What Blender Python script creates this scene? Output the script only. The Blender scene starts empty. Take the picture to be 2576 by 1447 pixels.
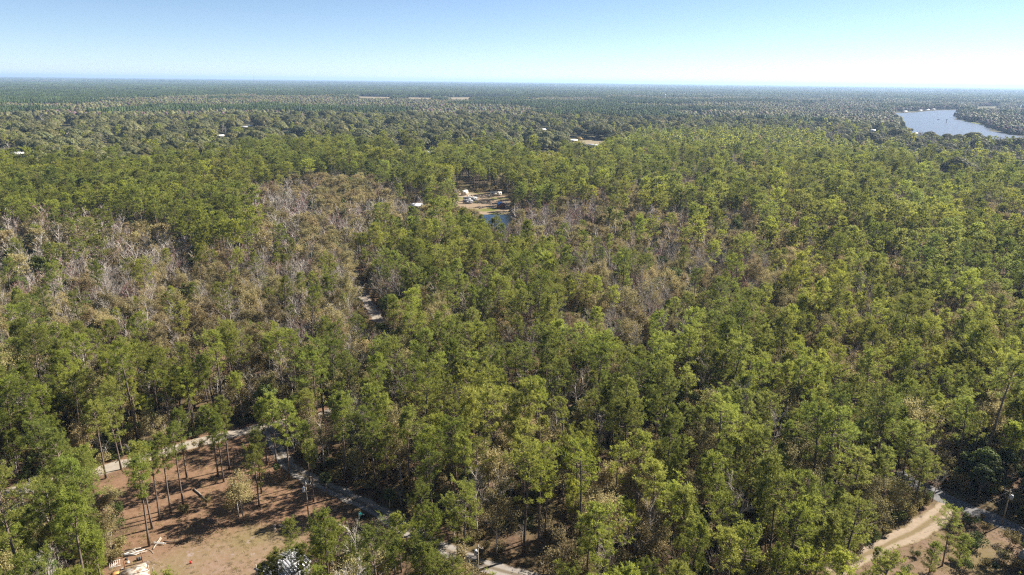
import bpy, math, random
import numpy as np
from mathutils import Vector, Matrix
from math import radians, sin, cos, pi, hypot, atan2

rng = np.random.default_rng(7)
random.seed(7)
scene = bpy.context.scene
COL = scene.collection

# ------------------------------------------------------------------ camera
CAMZ, PITCH, ROLL = 90.0, radians(16.6), radians(0.645)
cam_data = bpy.data.cameras.new('camera')
cam = bpy.data.objects.new('camera', cam_data)
COL.objects.link(cam)
cam_data.sensor_width = 36
cam_data.lens = 36 * 692 / 1024
cam_data.clip_start, cam_data.clip_end = 0.5, 200000
CR = Matrix.Rotation(pi / 2 - PITCH, 3, 'X') @ Matrix.Rotation(ROLL, 3, 'Z')
cam.matrix_world = Matrix.Translation((0, 0, CAMZ)) @ CR.to_4x4()
scene.camera = cam

# ------------------------------------------------------------------ sky, sun, exposure
SUN_AZ, SUN_EL = radians(62), radians(37.7)
world = bpy.data.worlds.new('World')
scene.world = world
world.use_nodes = True
wn = world.node_tree
bg = wn.nodes['Background']
sky = wn.nodes.new('ShaderNodeTexSky')
sky.sky_type = 'NISHITA'
sky.sun_disc = False
sky.sun_elevation, sky.sun_rotation = SUN_EL, SUN_AZ
sky.altitude = 0
sky.air_density, sky.dust_density, sky.ozone_density = 0.58, 0.05, 2.0
wn.links.new(sky.outputs[0], bg.inputs[0])
bg.inputs[1].default_value = 0.05
sl = bpy.data.lights.new('sun', 'SUN')
sl.energy, sl.angle, sl.color = 5.0, radians(0.53), (1.0, 0.94, 0.84)
sun = bpy.data.objects.new('sun', sl)
COL.objects.link(sun)
sun.location = (200, 100, 300)
sdir = Vector((sin(SUN_AZ) * cos(SUN_EL), cos(SUN_AZ) * cos(SUN_EL), sin(SUN_EL)))
sun.rotation_euler = sdir.to_track_quat('Z', 'Y').to_euler()
vs = scene.view_settings
vs.view_transform, vs.look, vs.gamma, vs.exposure = 'Standard', 'None', 1.0, 1.55
vs.use_curve_mapping = False
cy = scene.cycles
cy.max_bounces, cy.diffuse_bounces, cy.glossy_bounces = 5, 3, 2
cy.transmission_bounces, cy.transparent_max_bounces, cy.volume_bounces = 2, 4, 0
cy.use_denoising = False
cy.pixel_filter_type = 'BLACKMAN_HARRIS'
cy.filter_width = 1.25

# ------------------------------------------------------------------ picture point -> ground point (photo read at 2576 x 1447)
PW, PH = 2576.0, 1447.0
PF = 692 / 1024 * PW
CRN = np.array(CR)

def at(px, py, z=0.0):
    d = CR @ Vector(((px - PW / 2) / PF, -(py - PH / 2) / PF, -1))
    t = (z - CAMZ) / d.z
    return Vector((d.x * t, d.y * t, z))

def proj(x, y, z):
    x, y, z = np.broadcast_arrays(np.asarray(x, float), np.asarray(y, float), np.asarray(z, float))
    q = np.stack([x, y, z - CAMZ], -1) @ CRN
    w = np.maximum(-q[..., 2], 1e-3)
    return PW / 2 + q[..., 0] / w * PF, PH / 2 - q[..., 1] / w * PF

def gp(pts, z=0.0):
    return np.array([at(a, b, z)[:2] for a, b in pts])

def inpoly(x, y, poly):
    x = np.asarray(x); y = np.asarray(y)
    r = np.zeros(x.shape, bool)
    n = len(poly)
    for i in range(n):
        x0, y0 = poly[i]; x1, y1 = poly[i - 1]
        if y0 == y1: continue
        c = ((y0 > y) != (y1 > y)) & (x < (x1 - x0) * (y - y0) / (y1 - y0) + x0)
        r ^= c
    return r

def dist_line(x, y, pts):
    d = np.full(np.shape(x), 1e9)
    for (x0, y0), (x1, y1) in zip(pts[:-1], pts[1:]):
        dx, dy = x1 - x0, y1 - y0
        t = np.clip(((x - x0) * dx + (y - y0) * dy) / (dx * dx + dy * dy + 1e-9), 0, 1)
        d = np.minimum(d, np.hypot(x - x0 - t * dx, y - y0 - t * dy))
    return d

def vnoise(x, y, s, seed=0):
    x = np.asarray(x) / s + seed * 17.3; y = np.asarray(y) / s - seed * 9.7
    xi = np.floor(x); yi = np.floor(y); fx = x - xi; fy = y - yi
    fx = fx * fx * (3 - 2 * fx); fy = fy * fy * (3 - 2 * fy)
    h = lambda a, b: np.modf(np.abs(np.sin(a * 127.1 + b * 311.7 + seed) * 43758.5453))[0]
    return (h(xi, yi) * (1 - fx) + h(xi + 1, yi) * fx) * (1 - fy) + (h(xi, yi + 1) * (1 - fx) + h(xi + 1, yi + 1) * fx) * fy

# ------------------------------------------------------------------ materials
MATS = {}
def newmat(name):
    m = bpy.data.materials.new(name); m.use_nodes = True
    nt = m.node_tree; nt.nodes.clear()
    out = nt.nodes.new('ShaderNodeOutputMaterial')
    MATS[name] = m
    return m, nt, nt.nodes, nt.links, out

def mixrgb(N, L, a, b, fac, typ='MIX'):
    n = N.new('ShaderNodeMix'); n.data_type = 'RGBA'; n.blend_type = typ
    for sock, v in ((n.inputs[0], fac), (n.inputs[6], a), (n.inputs[7], b)):
        if hasattr(v, 'is_linked'): L.new(v, sock)
        elif isinstance(v, (int, float)): sock.default_value = v
        else: sock.default_value = (*v, 1)
    return n.outputs[2]

def math_(N, L, op, a, b=0.0, c=None):
    n = N.new('ShaderNodeMath'); n.operation = op
    for i, v in enumerate((a, b) if c is None else (a, b, c)):
        if hasattr(v, 'is_linked'): L.new(v, n.inputs[i])
        else: n.inputs[i].default_value = v
    return n.outputs[0]

def maprange(N, L, v, a, b, c=0.0, d=1.0):
    n = N.new('ShaderNodeMapRange'); n.clamp = True
    L.new(v, n.inputs[0])
    for i, k in enumerate((a, b, c, d)): n.inputs[i + 1].default_value = k
    return n.outputs[0]

def noise(N, L, vec, scale, detail=3.0, rough=0.55):
    n = N.new('ShaderNodeTexNoise'); n.inputs['Scale'].default_value = scale
    n.inputs['Detail'].default_value = detail; n.inputs['Roughness'].default_value = rough
    L.new(vec, n.inputs['Vector'])
    return n.outputs['Fac']

def pbsdf(N, L, col, rough=0.8, spec=0.25, metal=0.0):
    b = N.new('ShaderNodeBsdfPrincipled')
    if hasattr(col, 'is_linked'): L.new(col, b.inputs['Base Color'])
    else: b.inputs['Base Color'].default_value = (*col, 1)
    b.inputs['Roughness'].default_value = rough
    b.inputs['Specular IOR Level'].default_value = spec
    b.inputs['Metallic'].default_value = metal
    return b

def foliage(name, dark, light, alt, transl=0.35, rough=0.55, altrange=(0.45, 0.7), vvar=0.45):
    """c = per-leaf variation, random = per-plant variation, alt = tint by stand (large patches of the wood)"""
    m, nt, N, L, out = newmat(name)
    at_ = N.new('ShaderNodeAttribute'); at_.attribute_name = 'c'
    oi = N.new('ShaderNodeObjectInfo')
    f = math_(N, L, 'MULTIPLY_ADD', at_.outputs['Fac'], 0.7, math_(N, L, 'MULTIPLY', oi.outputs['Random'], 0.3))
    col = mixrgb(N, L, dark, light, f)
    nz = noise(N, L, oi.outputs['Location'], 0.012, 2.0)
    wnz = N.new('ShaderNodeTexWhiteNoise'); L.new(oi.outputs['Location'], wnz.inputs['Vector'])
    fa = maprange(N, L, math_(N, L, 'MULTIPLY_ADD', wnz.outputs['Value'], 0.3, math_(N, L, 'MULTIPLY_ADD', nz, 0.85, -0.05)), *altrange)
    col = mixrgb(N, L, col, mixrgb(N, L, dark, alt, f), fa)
    hs = N.new('ShaderNodeHueSaturation')
    L.new(col, hs.inputs['Color'])
    L.new(math_(N, L, 'MULTIPLY_ADD', oi.outputs['Random'], vvar, 1.0 - vvar / 2), hs.inputs['Value'])
    L.new(math_(N, L, 'MULTIPLY_ADD', wnz.outputs['Value'], 0.045, 0.478), hs.inputs['Hue'])
    b = pbsdf(N, L, hs.outputs[0], max(rough, .6), 0.10)
    t = N.new('ShaderNodeBsdfTranslucent'); L.new(hs.outputs[0], t.inputs['Color'])
    mx = N.new('ShaderNodeMixShader'); mx.inputs[0].default_value = transl
    L.new(b.outputs[0], mx.inputs[1]); L.new(t.outputs[0], mx.inputs[2]); L.new(mx.outputs[0], out.inputs[0])
    return m

def bark(name, a, b, rvar=0.3):
    m, nt, N, L, out = newmat(name)
    tc = N.new('ShaderNodeTexCoord'); oi = N.new('ShaderNodeObjectInfo')
    mp = N.new('ShaderNodeMapping'); mp.inputs['Scale'].default_value = (6, 6, 1.5); L.new(tc.outputs['Object'], mp.inputs['Vector'])
    n = noise(N, L, mp.outputs[0], 1.0, 4)
    col = mixrgb(N, L, a, b, maprange(N, L, n, 0.3, 0.7))
    hs = N.new('ShaderNodeHueSaturation'); L.new(col, hs.inputs['Color'])
    L.new(math_(N, L, 'MULTIPLY_ADD', oi.outputs['Random'], rvar * 2, 1 - rvar), hs.inputs['Value'])
    L.new(pbsdf(N, L, hs.outputs[0], 0.9, 0.15).outputs[0], out.inputs[0])
    return m

def plain(name, a, b=None, scale=1.5, rough=0.7, spec=0.3, metal=0.0, bump=0.0, lo=0.35, hi=0.65):
    m, nt, N, L, out = newmat(name)
    tc = N.new('ShaderNodeTexCoord')
    n = noise(N, L, tc.outputs['Object'], scale, 5, 0.6)
    col = mixrgb(N, L, a, b or tuple(v * 0.75 for v in a), maprange(N, L, n, lo, hi))
    p = pbsdf(N, L, col, rough, spec, metal)
    if bump:
        bm = N.new('ShaderNodeBump'); bm.inputs['Strength'].default_value = 0.6; bm.inputs['Distance'].default_value = bump
        L.new(n, bm.inputs['Height']); L.new(bm.outputs[0], p.inputs['Normal'])
    L.new(p.outputs[0], out.inputs[0])
    return m

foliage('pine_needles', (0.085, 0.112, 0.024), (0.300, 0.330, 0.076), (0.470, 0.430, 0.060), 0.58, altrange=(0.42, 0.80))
foliage('oak_leaves', (0.088, 0.098, 0.036), (0.215, 0.208, 0.078), (0.245, 0.220, 0.108), 0.32)
foliage('plantation_needles', (0.036, 0.062, 0.024), (0.125, 0.180, 0.065), (0.170, 0.205, 0.070), 0.38)
foliage('laurel_leaves', (0.035, 0.052, 0.016), (0.145, 0.180, 0.048), (0.220, 0.225, 0.060), 0.28, 0.4)
foliage('golden_leaves', (0.190, 0.160, 0.075), (0.440, 0.380, 0.170), (0.440, 0.335, 0.175), 0.42)
foliage('brush_leaves', (0.110, 0.092, 0.040), (0.350, 0.290, 0.115), (0.370, 0.275, 0.155), 0.36)
foliage('palm_leaves', (0.040, 0.062, 0.018), (0.190, 0.220, 0.075), (0.220, 0.230, 0.080), 0.22, 0.35)
foliage('grey_twigs', (0.270, 0.235, 0.200), (0.580, 0.520, 0.455), (0.540, 0.460, 0.380), 0.0, 0.9)
foliage('red_twigs', (0.220, 0.135, 0.115), (0.470, 0.300, 0.265), (0.430, 0.260, 0.210), 0.0, 0.9)
foliage('grey_canopy', (0.080, 0.070, 0.066), (0.215, 0.190, 0.178), (0.190, 0.165, 0.150), 0.0, 0.9)  # far copy of grey twigs, shade of the gaps darkened into the colour
foliage('red_canopy', (0.085, 0.056, 0.060), (0.215, 0.138, 0.142), (0.205, 0.130, 0.125), 0.0, 0.9)  # red twigs likewise, gap shade put into the colour
bark('pine_bark', (0.075, 0.055, 0.045), (0.200, 0.155, 0.125))
bark('oak_bark', (0.070, 0.060, 0.052), (0.170, 0.150, 0.130))
bark('pale_bark', (0.230, 0.200, 0.175), (0.480, 0.430, 0.390))

# ground
m, nt, N, L, out = newmat('ground_soil')
geo = N.new('ShaderNodeNewGeometry')
P = geo.outputs['Position']
def attr(name):
    a = N.new('ShaderNodeAttribute'); a.attribute_name = name; return a.outputs['Fac']
n1 = noise(N, L, P, 0.06, 4); n2 = noise(N, L, P, 0.9, 5, 0.65); n3 = noise(N, L, P, 5.0, 3, 0.7)
litter = mixrgb(N, L, (0.066, 0.043, 0.027), (0.147, 0.092, 0.057), maprange(N, L, n2, 0.35, 0.7))
litter = mixrgb(N, L, litter, (0.092, 0.074, 0.031), maprange(N, L, n1, 0.45, 0.65))
straw = mixrgb(N, L, (0.128, 0.070, 0.041), (0.206, 0.126, 0.077), maprange(N, L, n2, 0.3, 0.7))
straw = mixrgb(N, L, straw, (0.241, 0.164, 0.107), maprange(N, L, n3, 0.5, 0.8))
lawn = mixrgb(N, L, (0.180, 0.117, 0.073), (0.225, 0.156, 0.117), maprange(N, L, n2, 0.35, 0.65))
lawn = mixrgb(N, L, lawn, (0.149, 0.120, 0.047), maprange(N, L, n1, 0.42, 0.62, 0.0, 0.65))
lawn = mixrgb(N, L, lawn, (0.288, 0.236, 0.240), maprange(N, L, noise(N, L, P, 0.28, 5, 0.7), 0.60, 0.72))
lawn = mixrgb(N, L, lawn, (0.104, 0.071, 0.051), maprange(N, L, n3, 0.58, 0.78, 0.0, 0.55))
col = mixrgb(N, L, litter, straw, attr('straw'))
col = mixrgb(N, L, col, lawn, attr('lawn'))
col = mixrgb(N, L, col, (0.070, 0.065, 0.030), attr('far'))
b = pbsdf(N, L, col, 0.95, 0.1)
bm = N.new('ShaderNodeBump'); bm.inputs['Strength'].default_value = 0.7; bm.inputs['Distance'].default_value = 0.12
L.new(math_(N, L, 'ADD', n2, math_(N, L, 'MULTIPLY', n3, 0.5)), bm.inputs['Height']); L.new(bm.outputs[0], b.inputs['Normal'])
L.new(b.outputs[0], out.inputs[0])

def road_mat(name, sand, sand2, mid, rut):
    m, nt, N, L, out = newmat(name)
    geo = N.new('ShaderNodeNewGeometry'); P = geo.outputs['Position']
    a = N.new('ShaderNodeAttribute'); a.attribute_name = 'across'
    v = math_(N, L, 'ABSOLUTE', a.outputs['Fac'])
    n2 = noise(N, L, P, 0.8, 5, 0.65); n3 = noise(N, L, P, 4.0, 4, 0.7)
    col = mixrgb(N, L, sand, sand2, maprange(N, L, n2, 0.35, 0.65))
    col = mixrgb(N, L, col, tuple(c * 0.6 for c in sand2), maprange(N, L, n3, 0.55, 0.8, 0.0, 0.6))
    w = math_(N, L, 'MULTIPLY_ADD', n2, 0.5, -0.25)
    vv = math_(N, L, 'ADD', v, w)
    centre = math_(N, L, 'SUBTRACT', 1.0, maprange(N, L, vv, 0.12, 0.32))
    edge = maprange(N, L, vv, 0.78, 1.0)
    col = mixrgb(N, L, col, mid, math_(N, L, 'MULTIPLY', centre, rut))
    col = mixrgb(N, L, col, mid, edge)
    b = pbsdf(N, L, col, 0.95, 0.1)
    bm = N.new('ShaderNodeBump'); bm.inputs['Strength'].default_value = 0.5; bm.inputs['Distance'].default_value = 0.06
    L.new(n3, bm.inputs['Height']); L.new(bm.outputs[0], b.inputs['Normal'])
    L.new(b.outputs[0], out.inputs[0])
road_mat('pale_sand', (0.305, 0.265, 0.221), (0.246, 0.211, 0.172), (0.177, 0.123, 0.074), 0.15)
road_mat('rutted_sand', (0.256, 0.231, 0.207), (0.207, 0.182, 0.157), (0.099, 0.074, 0.044), 0.75)
road_mat('tan_ruts', (0.295, 0.231, 0.172), (0.235, 0.182, 0.128), (0.147, 0.109, 0.054), 0.9)
road_mat('grey_gravel', (0.177, 0.172, 0.172), (0.133, 0.128, 0.128), (0.109, 0.088, 0.064), 0.1)

m, nt, N, L, out = newmat('camp_ground')
geo = N.new('ShaderNodeNewGeometry'); P = geo.outputs['Position']
n1 = noise(N, L, P, 0.045, 4); n2 = noise(N, L, P, 0.35, 5, 0.65)
col = mixrgb(N, L, (0.207, 0.147, 0.093), (0.256, 0.196, 0.133), maprange(N, L, n2, 0.35, 0.65))
col = mixrgb(N, L, col, (0.325, 0.285, 0.241), maprange(N, L, noise(N, L, P, 0.09, 4), 0.58, 0.68))
col = mixrgb(N, L, col, (0.118, 0.123, 0.026), maprange(N, L, n1, 0.52, 0.62))
L.new(pbsdf(N, L, col, 0.95, 0.1).outputs[0], out.inputs[0])
plain('field_grass', (0.226, 0.182, 0.123), (0.186, 0.152, 0.088), 0.01, 0.95, 0.1)
plain('bright_bank', (0.147, 0.177, 0.025), (0.109, 0.118, 0.030), 0.2, 0.9, 0.1)

def water_mat(name, col, scale, rough, bump):
    m, nt, N, L, out = newmat(name)
    geo = N.new('ShaderNodeNewGeometry')
    mp = N.new('ShaderNodeMapping'); mp.inputs['Scale'].default_value = (1, 1, 1); L.new(geo.outputs['Position'], mp.inputs['Vector'])
    b = pbsdf(N, L, col, rough, 0.5)
    b.inputs['IOR'].default_value = 1.33
    n = noise(N, L, mp.outputs[0], scale, 4, 0.6)
    big = noise(N, L, mp.outputs[0], scale * 0.02, 3, 0.6)
    bm = N.new('ShaderNodeBump'); bm.inputs['Distance'].default_value = bump
    L.new(maprange(N, L, big, 0.35, 0.65, 0.25, 1.0), bm.inputs['Strength'])
    L.new(n, bm.inputs['Height']); L.new(bm.outputs[0], b.inputs['Normal'])
    L.new(b.outputs[0], out.inputs[0])
water_mat('river_water', (0.085, 0.105, 0.140), 0.35, 0.36, 0.08)
water_mat('pond_water', (0.005, 0.011, 0.026), 0.8, 0.06, 0.10)

plain('white_paint', (0.62, 0.61, 0.59), (0.50, 0.48, 0.45), 2.0, 0.45, 0.4)
plain('cream_paint', (0.72, 0.66, 0.54), (0.60, 0.54, 0.43), 2.0, 0.5, 0.4)
plain('grey_paint', (0.36, 0.36, 0.38), (0.27, 0.27, 0.29), 2.0, 0.5, 0.4)
plain('navy_paint', (0.06, 0.09, 0.20), (0.05, 0.06, 0.12), 2.0, 0.5, 0.4)
plain('dark_glass', (0.015, 0.017, 0.022), (0.03, 0.03, 0.035), 1.0, 0.12, 0.5)
plain('rubber', (0.02, 0.02, 0.02), None, 3.0, 0.8)
plain('blue_metal', (0.05, 0.16, 0.42), (0.04, 0.12, 0.32), 1.0, 0.4, 0.5)
plain('rust_wood', (0.30, 0.13, 0.06), (0.20, 0.09, 0.05), 3.0, 0.8)
plain('red_paint', (0.62, 0.04, 0.03), (0.45, 0.04, 0.03), 3.0, 0.5)
plain('teal_plastic', (0.02, 0.45, 0.40), (0.02, 0.36, 0.33), 3.0, 0.45)
plain('black_plastic', (0.018, 0.018, 0.020), (0.03, 0.03, 0.03), 3.0, 0.5)
plain('galvanised', (0.46, 0.47, 0.50), (0.26, 0.25, 0.25), 0.9, 0.38, 0.5, 0.55)
plain('roof_white', (0.78, 0.78, 0.77), (0.66, 0.66, 0.66), 0.6, 0.5)
plain('roof_grey', (0.33, 0.33, 0.35), (0.24, 0.24, 0.26), 0.6, 0.7)
plain('roof_green', (0.10, 0.17, 0.14), (0.07, 0.12, 0.10), 0.6, 0.6)
plain('orange_wall', (0.50, 0.24, 0.08), (0.40, 0.19, 0.07), 0.8, 0.8)
plain('yellow_paint', (0.72, 0.42, 0.03), (0.62, 0.36, 0.03), 1.0, 0.5)
plain('tan_wall', (0.48, 0.41, 0.32), (0.40, 0.34, 0.26), 0.8, 0.8)
plain('pole_wood', (0.34, 0.29, 0.22), (0.22, 0.19, 0.15), 4.0, 0.85)
plain('log_grey', (0.33, 0.28, 0.23), (0.16, 0.13, 0.11), 4.0, 0.9, 0.1, 0, 0.02)
plain('log_dark', (0.16, 0.11, 0.08), (0.08, 0.06, 0.05), 4.0, 0.9, 0.1, 0, 0.02)
plain('log_pale', (0.42, 0.35, 0.28), (0.26, 0.20, 0.15), 4.0, 0.9, 0.1, 0, 0.02)
plain('plank', (0.42, 0.37, 0.31), (0.26, 0.21, 0.16), 4.0, 0.85)
plain('concrete', (0.40, 0.36, 0.31), (0.17, 0.11, 0.07), 0.9, 0.9, 0.15, 0, 0.01, 0.44, 0.56)
plain('transformer_grey', (0.55, 0.57, 0.60), (0.46, 0.47, 0.50), 2.0, 0.45, 0.4)
plain('cable', (0.05, 0.05, 0.05), None, 1.0, 0.6)
plain('smoke_grey', (0.5, 0.5, 0.5))

# ------------------------------------------------------------------ geometry collector
class Geo:
    def __init__(s): s.v = []; s.f = []; s.c = []; s.m = []; s.n = 0
    def add(s, v, f, c=0.5, mat=0):
        v = np.asarray(v, np.float32).reshape(-1, 3); f = np.asarray(f, np.int32).reshape(-1, 3)
        s.v.append(v); s.f.append(f + s.n); s.n += len(v)
        s.c.append(np.broadcast_to(np.asarray(c, np.float32), (len(v),)).copy())
        s.m.append(np.full(len(f), mat, np.int32))
        return s
    def merge(s, g, mat=0, off=(0, 0, 0), scl=1.0, rz=0.0):
        if not g.v: return s
        v = np.concatenate(g.v); c, sn = cos(rz), sin(rz)
        v = np.stack([v[:, 0] * c - v[:, 1] * sn, v[:, 0] * sn + v[:, 1] * c, v[:, 2]], 1) * scl + np.asarray(off, np.float32)
        s.add(v, np.concatenate(g.f), np.concatenate(g.c), mat)
        return s
    def mesh(s, name, mats, smooth=False):
        me = bpy.data.meshes.new(name)
        v = np.concatenate(s.v); f = np.concatenate(s.f)
        me.vertices.add(len(v)); me.vertices.foreach_set('co', v.ravel())
        me.loops.add(len(f) * 3); me.loops.foreach_set('vertex_index', f.ravel())
        me.polygons.add(len(f))
        me.polygons.foreach_set('loop_start', np.arange(0, len(f) * 3, 3, dtype=np.int32))
        me.polygons.foreach_set('material_index', np.concatenate(s.m))
        if smooth: me.polygons.foreach_set('use_smooth', np.ones(len(f), bool))
        a = me.attributes.new('c', 'FLOAT', 'POINT'); a.data.foreach_set('value', np.concatenate(s.c))
        for k in ([mats] if isinstance(mats, str) else mats): me.materials.append(MATS[k])
        me.update(calc_edges=True)
        return me
    # shapes
    def tube(s, pts, rad, sides=5, c=0.5, mat=0, cap=True):
        pts = np.asarray(pts, float); n = len(pts)
        rad = np.broadcast_to(np.asarray(rad, float), (n,))
        t = np.gradient(pts, axis=0); t /= np.linalg.norm(t, axis=1)[:, None] + 1e-9
        ref = np.array([1.0, 0, 0]) if abs(t[0][2]) > 0.8 else np.array([0, 0, 1.0])
        u = np.cross(t, ref); u /= np.linalg.norm(u, axis=1)[:, None] + 1e-9
        w = np.cross(t, u)
        a = np.arange(sides) * 2 * pi / sides
        ring = pts[:, None] + rad[:, None, None] * (u[:, None] * np.cos(a)[None, :, None] + w[:, None] * np.sin(a)[None, :, None])
        v = ring.reshape(-1, 3); f = []
        for i in range(n - 1):
            for j in range(sides):
                p, q = i * sides + j, i * sides + (j + 1) % sides
                f += [(p, p + sides, q), (q, p + sides, q + sides)]
        if cap:
            for k in range(1, sides - 1):
                f += [(0, k, k + 1), ((n - 1) * sides, (n - 1) * sides + k + 1, (n - 1) * sides + k)]
        return s.add(v, f, c, mat)
    def box(s, c, size, rz=0.0, mat=0, taper=1.0):
        x, y, z = np.array(size) / 2.0
        v = np.array([(sx * x * (taper if sz > 0 else 1), sy * y * (taper if sz > 0 else 1), sz * z) for sz in (-1, 1) for sy in (-1, 1) for sx in (-1, 1)])
        cc, ss = cos(rz), sin(rz)
        v = np.stack([v[:, 0] * cc - v[:, 1] * ss, v[:, 0] * ss + v[:, 1] * cc, v[:, 2]], 1) + np.array(c)
        q = [(0, 2, 3, 1), (4, 5, 7, 6), (0, 1, 5, 4), (2, 6, 7, 3), (0, 4, 6, 2), (1, 3, 7, 5)]
        return s.add(v, [t for a, b, c_, d in q for t in ((a, b, c_), (a, c_, d))], 0.5, mat)
    def prism(s, prof, y0, y1, mat=0):
        """profile in x,z extruded along y"""
        n = len(prof)
        v = [(x, y0, z) for x, z in prof] + [(x, y1, z) for x, z in prof]
        f = []
        for i in range(n):
            j = (i + 1) % n
            f += [(i, i + n, j), (j, i + n, j + n)]
        for k in range(1, n - 1):
            f += [(0, k, k + 1), (n, n + k + 1, n + k)]
        return s.add(v, f, 0.5, mat)
    def leaves(s, cen, dirs, length, width, mat=0, quad=False, c=None, nrm=None):
        """triangular leaf blades: cen (n,3) base, dirs (n,3)"""
        n = len(cen)
        d = dirs / (np.linalg.norm(dirs, axis=1)[:, None] + 1e-9)
        r = rng.normal(size=(n, 3)) if nrm is None else nrm + rng.normal(size=(n, 3)) * .38; u = np.cross(d, r); u /= np.linalg.norm(u, axis=1)[:, None] + 1e-9
        ln = np.broadcast_to(length, (n,))[:, None]; wd = np.broadcast_to(width, (n,))[:, None]
        if c is None: c = rng.random(n)
        if quad:
            v = np.stack([cen, cen + d * ln * .5 + u * wd / 2, cen + d * ln, cen + d * ln * .5 - u * wd / 2], 1)
            i = np.arange(n)[:, None] * 4
            f = np.concatenate([i + [[0, 1, 2]], i + [[0, 2, 3]]])
            return s.add(v.reshape(-1, 3), f, np.repeat(c, 4), mat)
        v = np.stack([cen + u * wd / 2, cen - u * wd / 2, cen + d * ln], 1)
        return s.add(v.reshape(-1, 3), np.arange(n * 3).reshape(-1, 3), np.repeat(c, 3), mat)

def link(name, me, parent=None, loc=(0, 0, 0), rz=0.0, label=None, cat=None, group=None, kind=None):
    o = bpy.data.objects.new(name, me); COL.objects.link(o)
    o.location = loc; o.rotation_euler = (0, 0, rz); o.parent = parent
    if label: o['label'] = label
    if cat: o['category'] = cat
    if group: o['group'] = group
    if kind: o['kind'] = kind
    return o
def thing(name, loc, rz, label, cat, group=None): return link(name, None, None, loc, rz, label, cat, group)
def part(name, geo_, mat, parent, smooth=False, label=None): return link(name, geo_.mesh(name, mat, smooth), parent, label=label)

# ------------------------------------------------------------------ the lie of the land: roads, water, clearings (ground coordinates)
SANDY = [(-90, 1277), (0, 1247), (100, 1219), (240, 1186), (360, 1154), (480, 1118), (560, 1098), (640, 1079), (720, 1062), (800, 1045), (870, 1022), (930, 993), (968, 950), (980, 905), (972, 850), (950, 800), (927, 765), (908, 735), (897, 705), (890, 680)]
TRACK = [(668, 1074), (682, 1090), (692, 1118), (708, 1150), (738, 1181), (785, 1207), (850, 1238), (900, 1262), (960, 1293), (1040, 1340), (1130, 1388), (1220, 1424), (1320, 1452), (1420, 1476)]
GRAVEL = [(2260, 1188), (2300, 1213), (2355, 1244), (2430, 1279), (2500, 1308), (2576, 1338), (2690, 1384)]
RUTS = [(2090, 1447), (2170, 1400), (2240, 1366), (2320, 1326), (2372, 1286), (2398, 1262)]
sandy, track, gravel, ruts = (gp(p) for p in (SANDY, TRACK, GRAVEL, RUTS))
CLEAR = gp([(180, 1235), (270, 1199), (480, 1143), (600, 1108), (664, 1094), (684, 1150), (730, 1200), (800, 1235), (850, 1262), (930, 1300), (860, 1370), (820, 1447), (720, 1500), (240, 1500), (250, 1447), (285, 1370), (265, 1290)])
LAWN = gp([(330, 1420), (420, 1375), (540, 1338), (640, 1312), (740, 1306), (800, 1330), (790, 1400), (700, 1500), (300, 1500)])
VERGE = gp([(2150, 1450), (2240, 1362), (2330, 1308), (2362, 1266), (2440, 1296), (2520, 1340), (2600, 1380), (2600, 1520), (2160, 1520)])
CAMP = gp([(1150, 478), (1176, 484), (1232, 488), (1268, 494), (1286, 506), (1290, 540), (1214, 540), (1190, 526), (1150, 525), (1135, 505)])
POND = gp([(1195, 546), (1216, 539), (1290, 537), (1296, 540), (1297, 556), (1290, 572), (1278, 578), (1250, 576), (1214, 566)])
POND2 = gp([(1470, 564), (1572, 572), (1575, 584), (1470, 580)])
def zr(p): return [(2146.6 + a * .16667, 201.2 + b * .16667) for a, b in p]
RIVER = gp(zr([(560, 492), (720, 503), (950, 487), (1250, 460), (1600, 452), (1590, 520), (1552, 600), (1700, 612), (1860, 655), (2020, 690), (2055, 770), (2350, 822), (2700, 872), (2700, 1010), (2300, 985), (1800, 935), (1300, 915), (1050, 860), (840, 800), (690, 720), (680, 600), (645, 520)]))
FARWATER = gp(zr([(2480, 400), (2495, 372), (2700, 366), (2700, 420), (2560, 425)]))
FIELDS = [gp([(890, 245.5), (960, 247.5), (1060, 250), (1190, 251), (1300, 252), (1300, 246), (1200, 244.5), (1080, 246), (900, 243)])]
PATCHES = [[(60, 287), (70, 288), (104, 303), (92, 305)], [(148, 320), (185, 320), (188, 325), (150, 325)], [(262, 357), (274, 357), (276, 366), (262, 366)],
           [(1432, 357), (1500, 351), (1540, 356), (1538, 366), (1440, 366)], [(1330, 390), (1410, 386), (1405, 394), (1335, 396)], [(750, 356), (770, 356), (772, 363), (750, 363)],
           [(555, 344), (600, 356), (600, 362), (560, 354)], [(2452, 271.6), (2515, 270.6), (2515, 273), (2452, 274)]]
patches = [gp(p) for p in PATCHES]

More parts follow.
